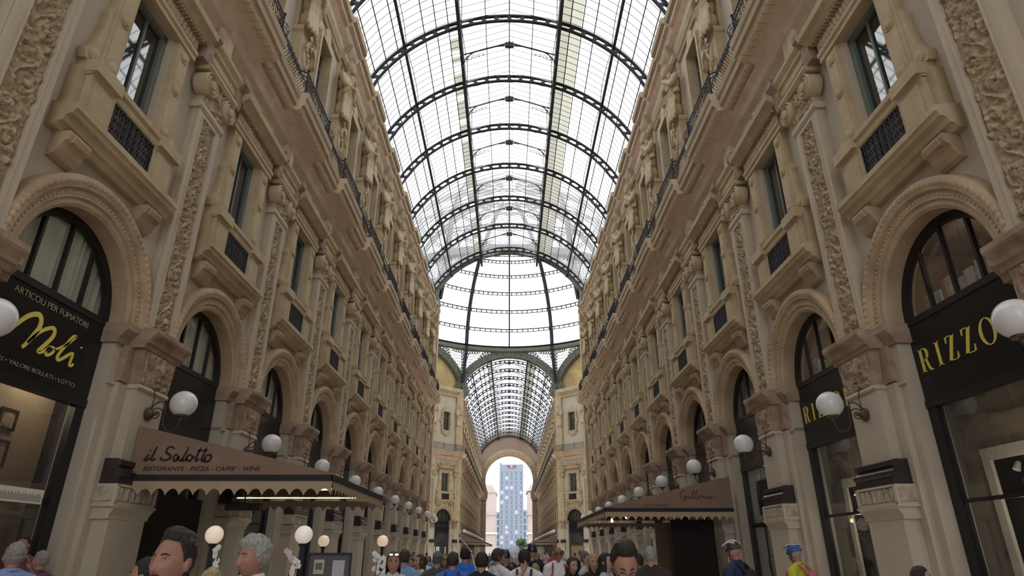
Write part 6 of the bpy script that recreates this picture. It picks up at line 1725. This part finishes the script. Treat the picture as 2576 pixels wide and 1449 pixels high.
P('grey-haired man in dark jacket seen from behind', 1633, 1372, 9.0, 172, hair=('short', (.26, .25, .24)), shirt=(.030, .022, .022), short=False, belly=.03, seed=27, extras=('jacket', 'noface'))
P('cyclist in black and white helmet and navy patterned jersey', 1844, 1362, 10.0, -140, skin_k='pink', hair=None, shirt=(.025, .035, .10), seed=28, pat=.8, extras=('helmet:black', 'collar', 'backpack:black'), top=.02, pitch=.2)
P('cyclist in blue helmet and yellow and dark jersey with pink bag', 1998, 1369, 10.2, -140, skin_k='pink', hair=('crop', GREY), shirt=(.40, .42, .03), seed=29, pat=.05, extras=('helmet:blue', 'collar', 'backpack:pink'), top=.02, pitch=.25)
P('dark-haired person at the foot of the nearest right pier', 2312, 1421, 6.8, 70, hair=('short', (.03, .015, .018)), shirt=(.10, .06, .07), seed=30)
# selfie stick
r = thing('selfie_stick', 'long pale selfie stick held above the crowd by the young man in blue', 'selfie stick')
m = MB(); x0, z0 = spot(1186, 1389, 10.5); x1, z1 = spot(1156, 1348, 10.4); m.tube([(x0 + .12, 10.45, z0 - .4), (x0, 10.5, z0), (x1, 10.4, z1)], .011, 6); m.obj('pole', mat('pale_metal', (.55, .52, .45), .4, metal=.5), r)
m = MB(); m.ball((x0, 10.5, z0), .022, 8, 6); m.obj('joint', M['mirror'], r)
m = MB(); m.box(x1 - .012, x1 + .012, 10.37, 10.40, z1 - .02, z1 + .03); m.obj('clamp', M['black'], r)
# clear umbrella
x, z = spot(1292, 1379, 17.5)
r = thing('clear_umbrella', 'clear dome umbrella held above the crowd before the far arch', 'umbrella', loc=(x, 17.5, 0))
m = MB(); m.lathe([(.46 * sin(a), z - .42 + .42 * cos(a)) for a in [radians(86 - 84 * i / 10) for i in range(11)]], 16); m.f = [f for f in m.f if len(f) == 4]; m.mi = m.mi[:len(m.f)]
m.obj('canopy', glass_mat('clear_plastic', (.8, .83, .86), .5, .08, (.5, .52, .55)), r, smooth=True)
m = MB()
for k in range(8):
    a = 2 * pi * k / 8; m.tube([(.47 * sin(q) * cos(a), .47 * sin(q) * sin(a), z - .42 + .425 * cos(q)) for q in [radians(86 * i / 6) for i in range(7)]], .006, 4)
m.obj('rib', M['white'], r)
m = MB(); m.tube([(0, 0, z - .95), (0, 0, z + .04)], .008, 6); m.obj('shaft', M['mirror'], r)
# the rest of the crowd
CROWD_S = [((.55, .55, .56), 'white'), ((.02, .02, .025), 'black'), ((.40, .07, .09), 'red'), ((.06, .10, .24), 'navy'), ((.30, .31, .33), 'grey'), ((.42, .36, .26), 'beige'), ((.12, .26, .20), 'green'), ((.45, .30, .32), 'pink'), ((.17, .26, .38), 'light blue')]
CROWD_H = [('short', BLK, 'dark short hair'), ('short', BRN, 'brown short hair'), ('long', BRN, 'long brown hair'), ('long', (.33, .23, .13), 'long fair hair'), ('short', (.22, .21, .2), 'grey hair'), ('pony', BLK, 'dark tied hair')]
random.seed(77); n = 0; placed = []
ROWS = ['first', 'second', 'third', 'fourth', 'fifth', 'sixth', 'seventh']
for row in range(7):
    y = 13.5 + row * 5.2 + row * row * .45
    k = 0
    for i in range(9 if row < 5 else 8):
        px = 1010 + 470 * (i + .15 + .7 * random.random()) / (9 if row < 5 else 8)
        x = spot(px, 1390, y)[0]; yy = y + random.uniform(-1.8, 1.8)
        if abs(x) > 5.6: continue
        if any((x - a) ** 2 + (yy - b) ** 2 < .5 for a, b in placed): continue
        if abs(px - 1403) < 25 and row < 1: continue
        placed.append((x, yy)); hs = random.choice(CROWD_H); cs = random.choice(CROWD_S); back = random.random() < .55; fem = hs[0] != 'short'
        v = (0 if not fem else 1) + (2 if back else 0)
        H = random.uniform(1.62, 1.84) if not fem else random.uniform(1.55, 1.72)
        person(f'person with {hs[2]} and {cs[1]} top, {ROWS[row]} crowd row, {"first" if k == 0 else ORD[k]} from the left', x, yy, H, radians((180 if back else 0) + random.uniform(-45, 45)), random.choice(['light', 'pink', 'warm', 'tan']), hs[:2], cs[0],
               trousers=random.choice([(.03, .035, .06), (.02, .02, .02), (.2, .18, .15)]), fem=fem, key=f'crowd{v % 2}', group=f'{ROWS[row]} row of the crowd', extras=('noface',) if (back or row > 2) else (), seed=n)
        n += 1; k += 1
# ------------------------------------------------------------------ camera, sky, exposure
cam = bpy.data.cameras.new('camera'); co = bpy.data.objects.new('camera', cam); COL.objects.link(co); SC.camera = co
TH = math.atan(663.5 / 1561.0)
cam.sensor_width = 36; cam.lens = 36 * 1561.0 / 2576; cam.clip_start = .05; cam.clip_end = 1500
co.location = (.04, 0, 1.75); co.rotation_euler = (pi / 2 + TH, 0, radians(-.2365))
co.rotation_euler = (Matrix.Rotation(radians(-.2365), 4, 'Z') @ Matrix.Rotation(pi / 2 + TH, 4, 'X')).to_euler()
w = bpy.data.worlds.new('sky'); SC.world = w; w.use_nodes = True
nt = w.node_tree; bg = nt.nodes['Background']
tc = nt.nodes.new('ShaderNodeTexCoord'); sp = nt.nodes.new('ShaderNodeSeparateXYZ'); rp = nt.nodes.new('ShaderNodeValToRGB')
rp.color_ramp.elements[0].position = .0; rp.color_ramp.elements[0].color = (.80, .85, .95, 1)
rp.color_ramp.elements[1].position = .6; rp.color_ramp.elements[1].color = (1.0, 1.0, 1.0, 1)
nt.links.new(tc.outputs['Generated'], sp.inputs[0]); nt.links.new(sp.outputs['Z'], rp.inputs[0]); nt.links.new(rp.outputs[0], bg.inputs[0])
bg.inputs[1].default_value = 3.3
v = SC.view_settings; v.view_transform = 'Standard'; v.look = 'None'; v.exposure = -0.12; v.gamma = 1.0; v.use_curve_mapping = False
SC.cycles.use_denoising = True; SC.cycles.max_bounces = 9; SC.cycles.diffuse_bounces = 6; SC.cycles.glossy_bounces = 3
SC.cycles.transparent_max_bounces = 16; SC.cycles.transmission_bounces = 6; SC.cycles.sample_clamp_indirect = 6
SC.cycles.caustics_reflective = False; SC.cycles.caustics_refractive = False
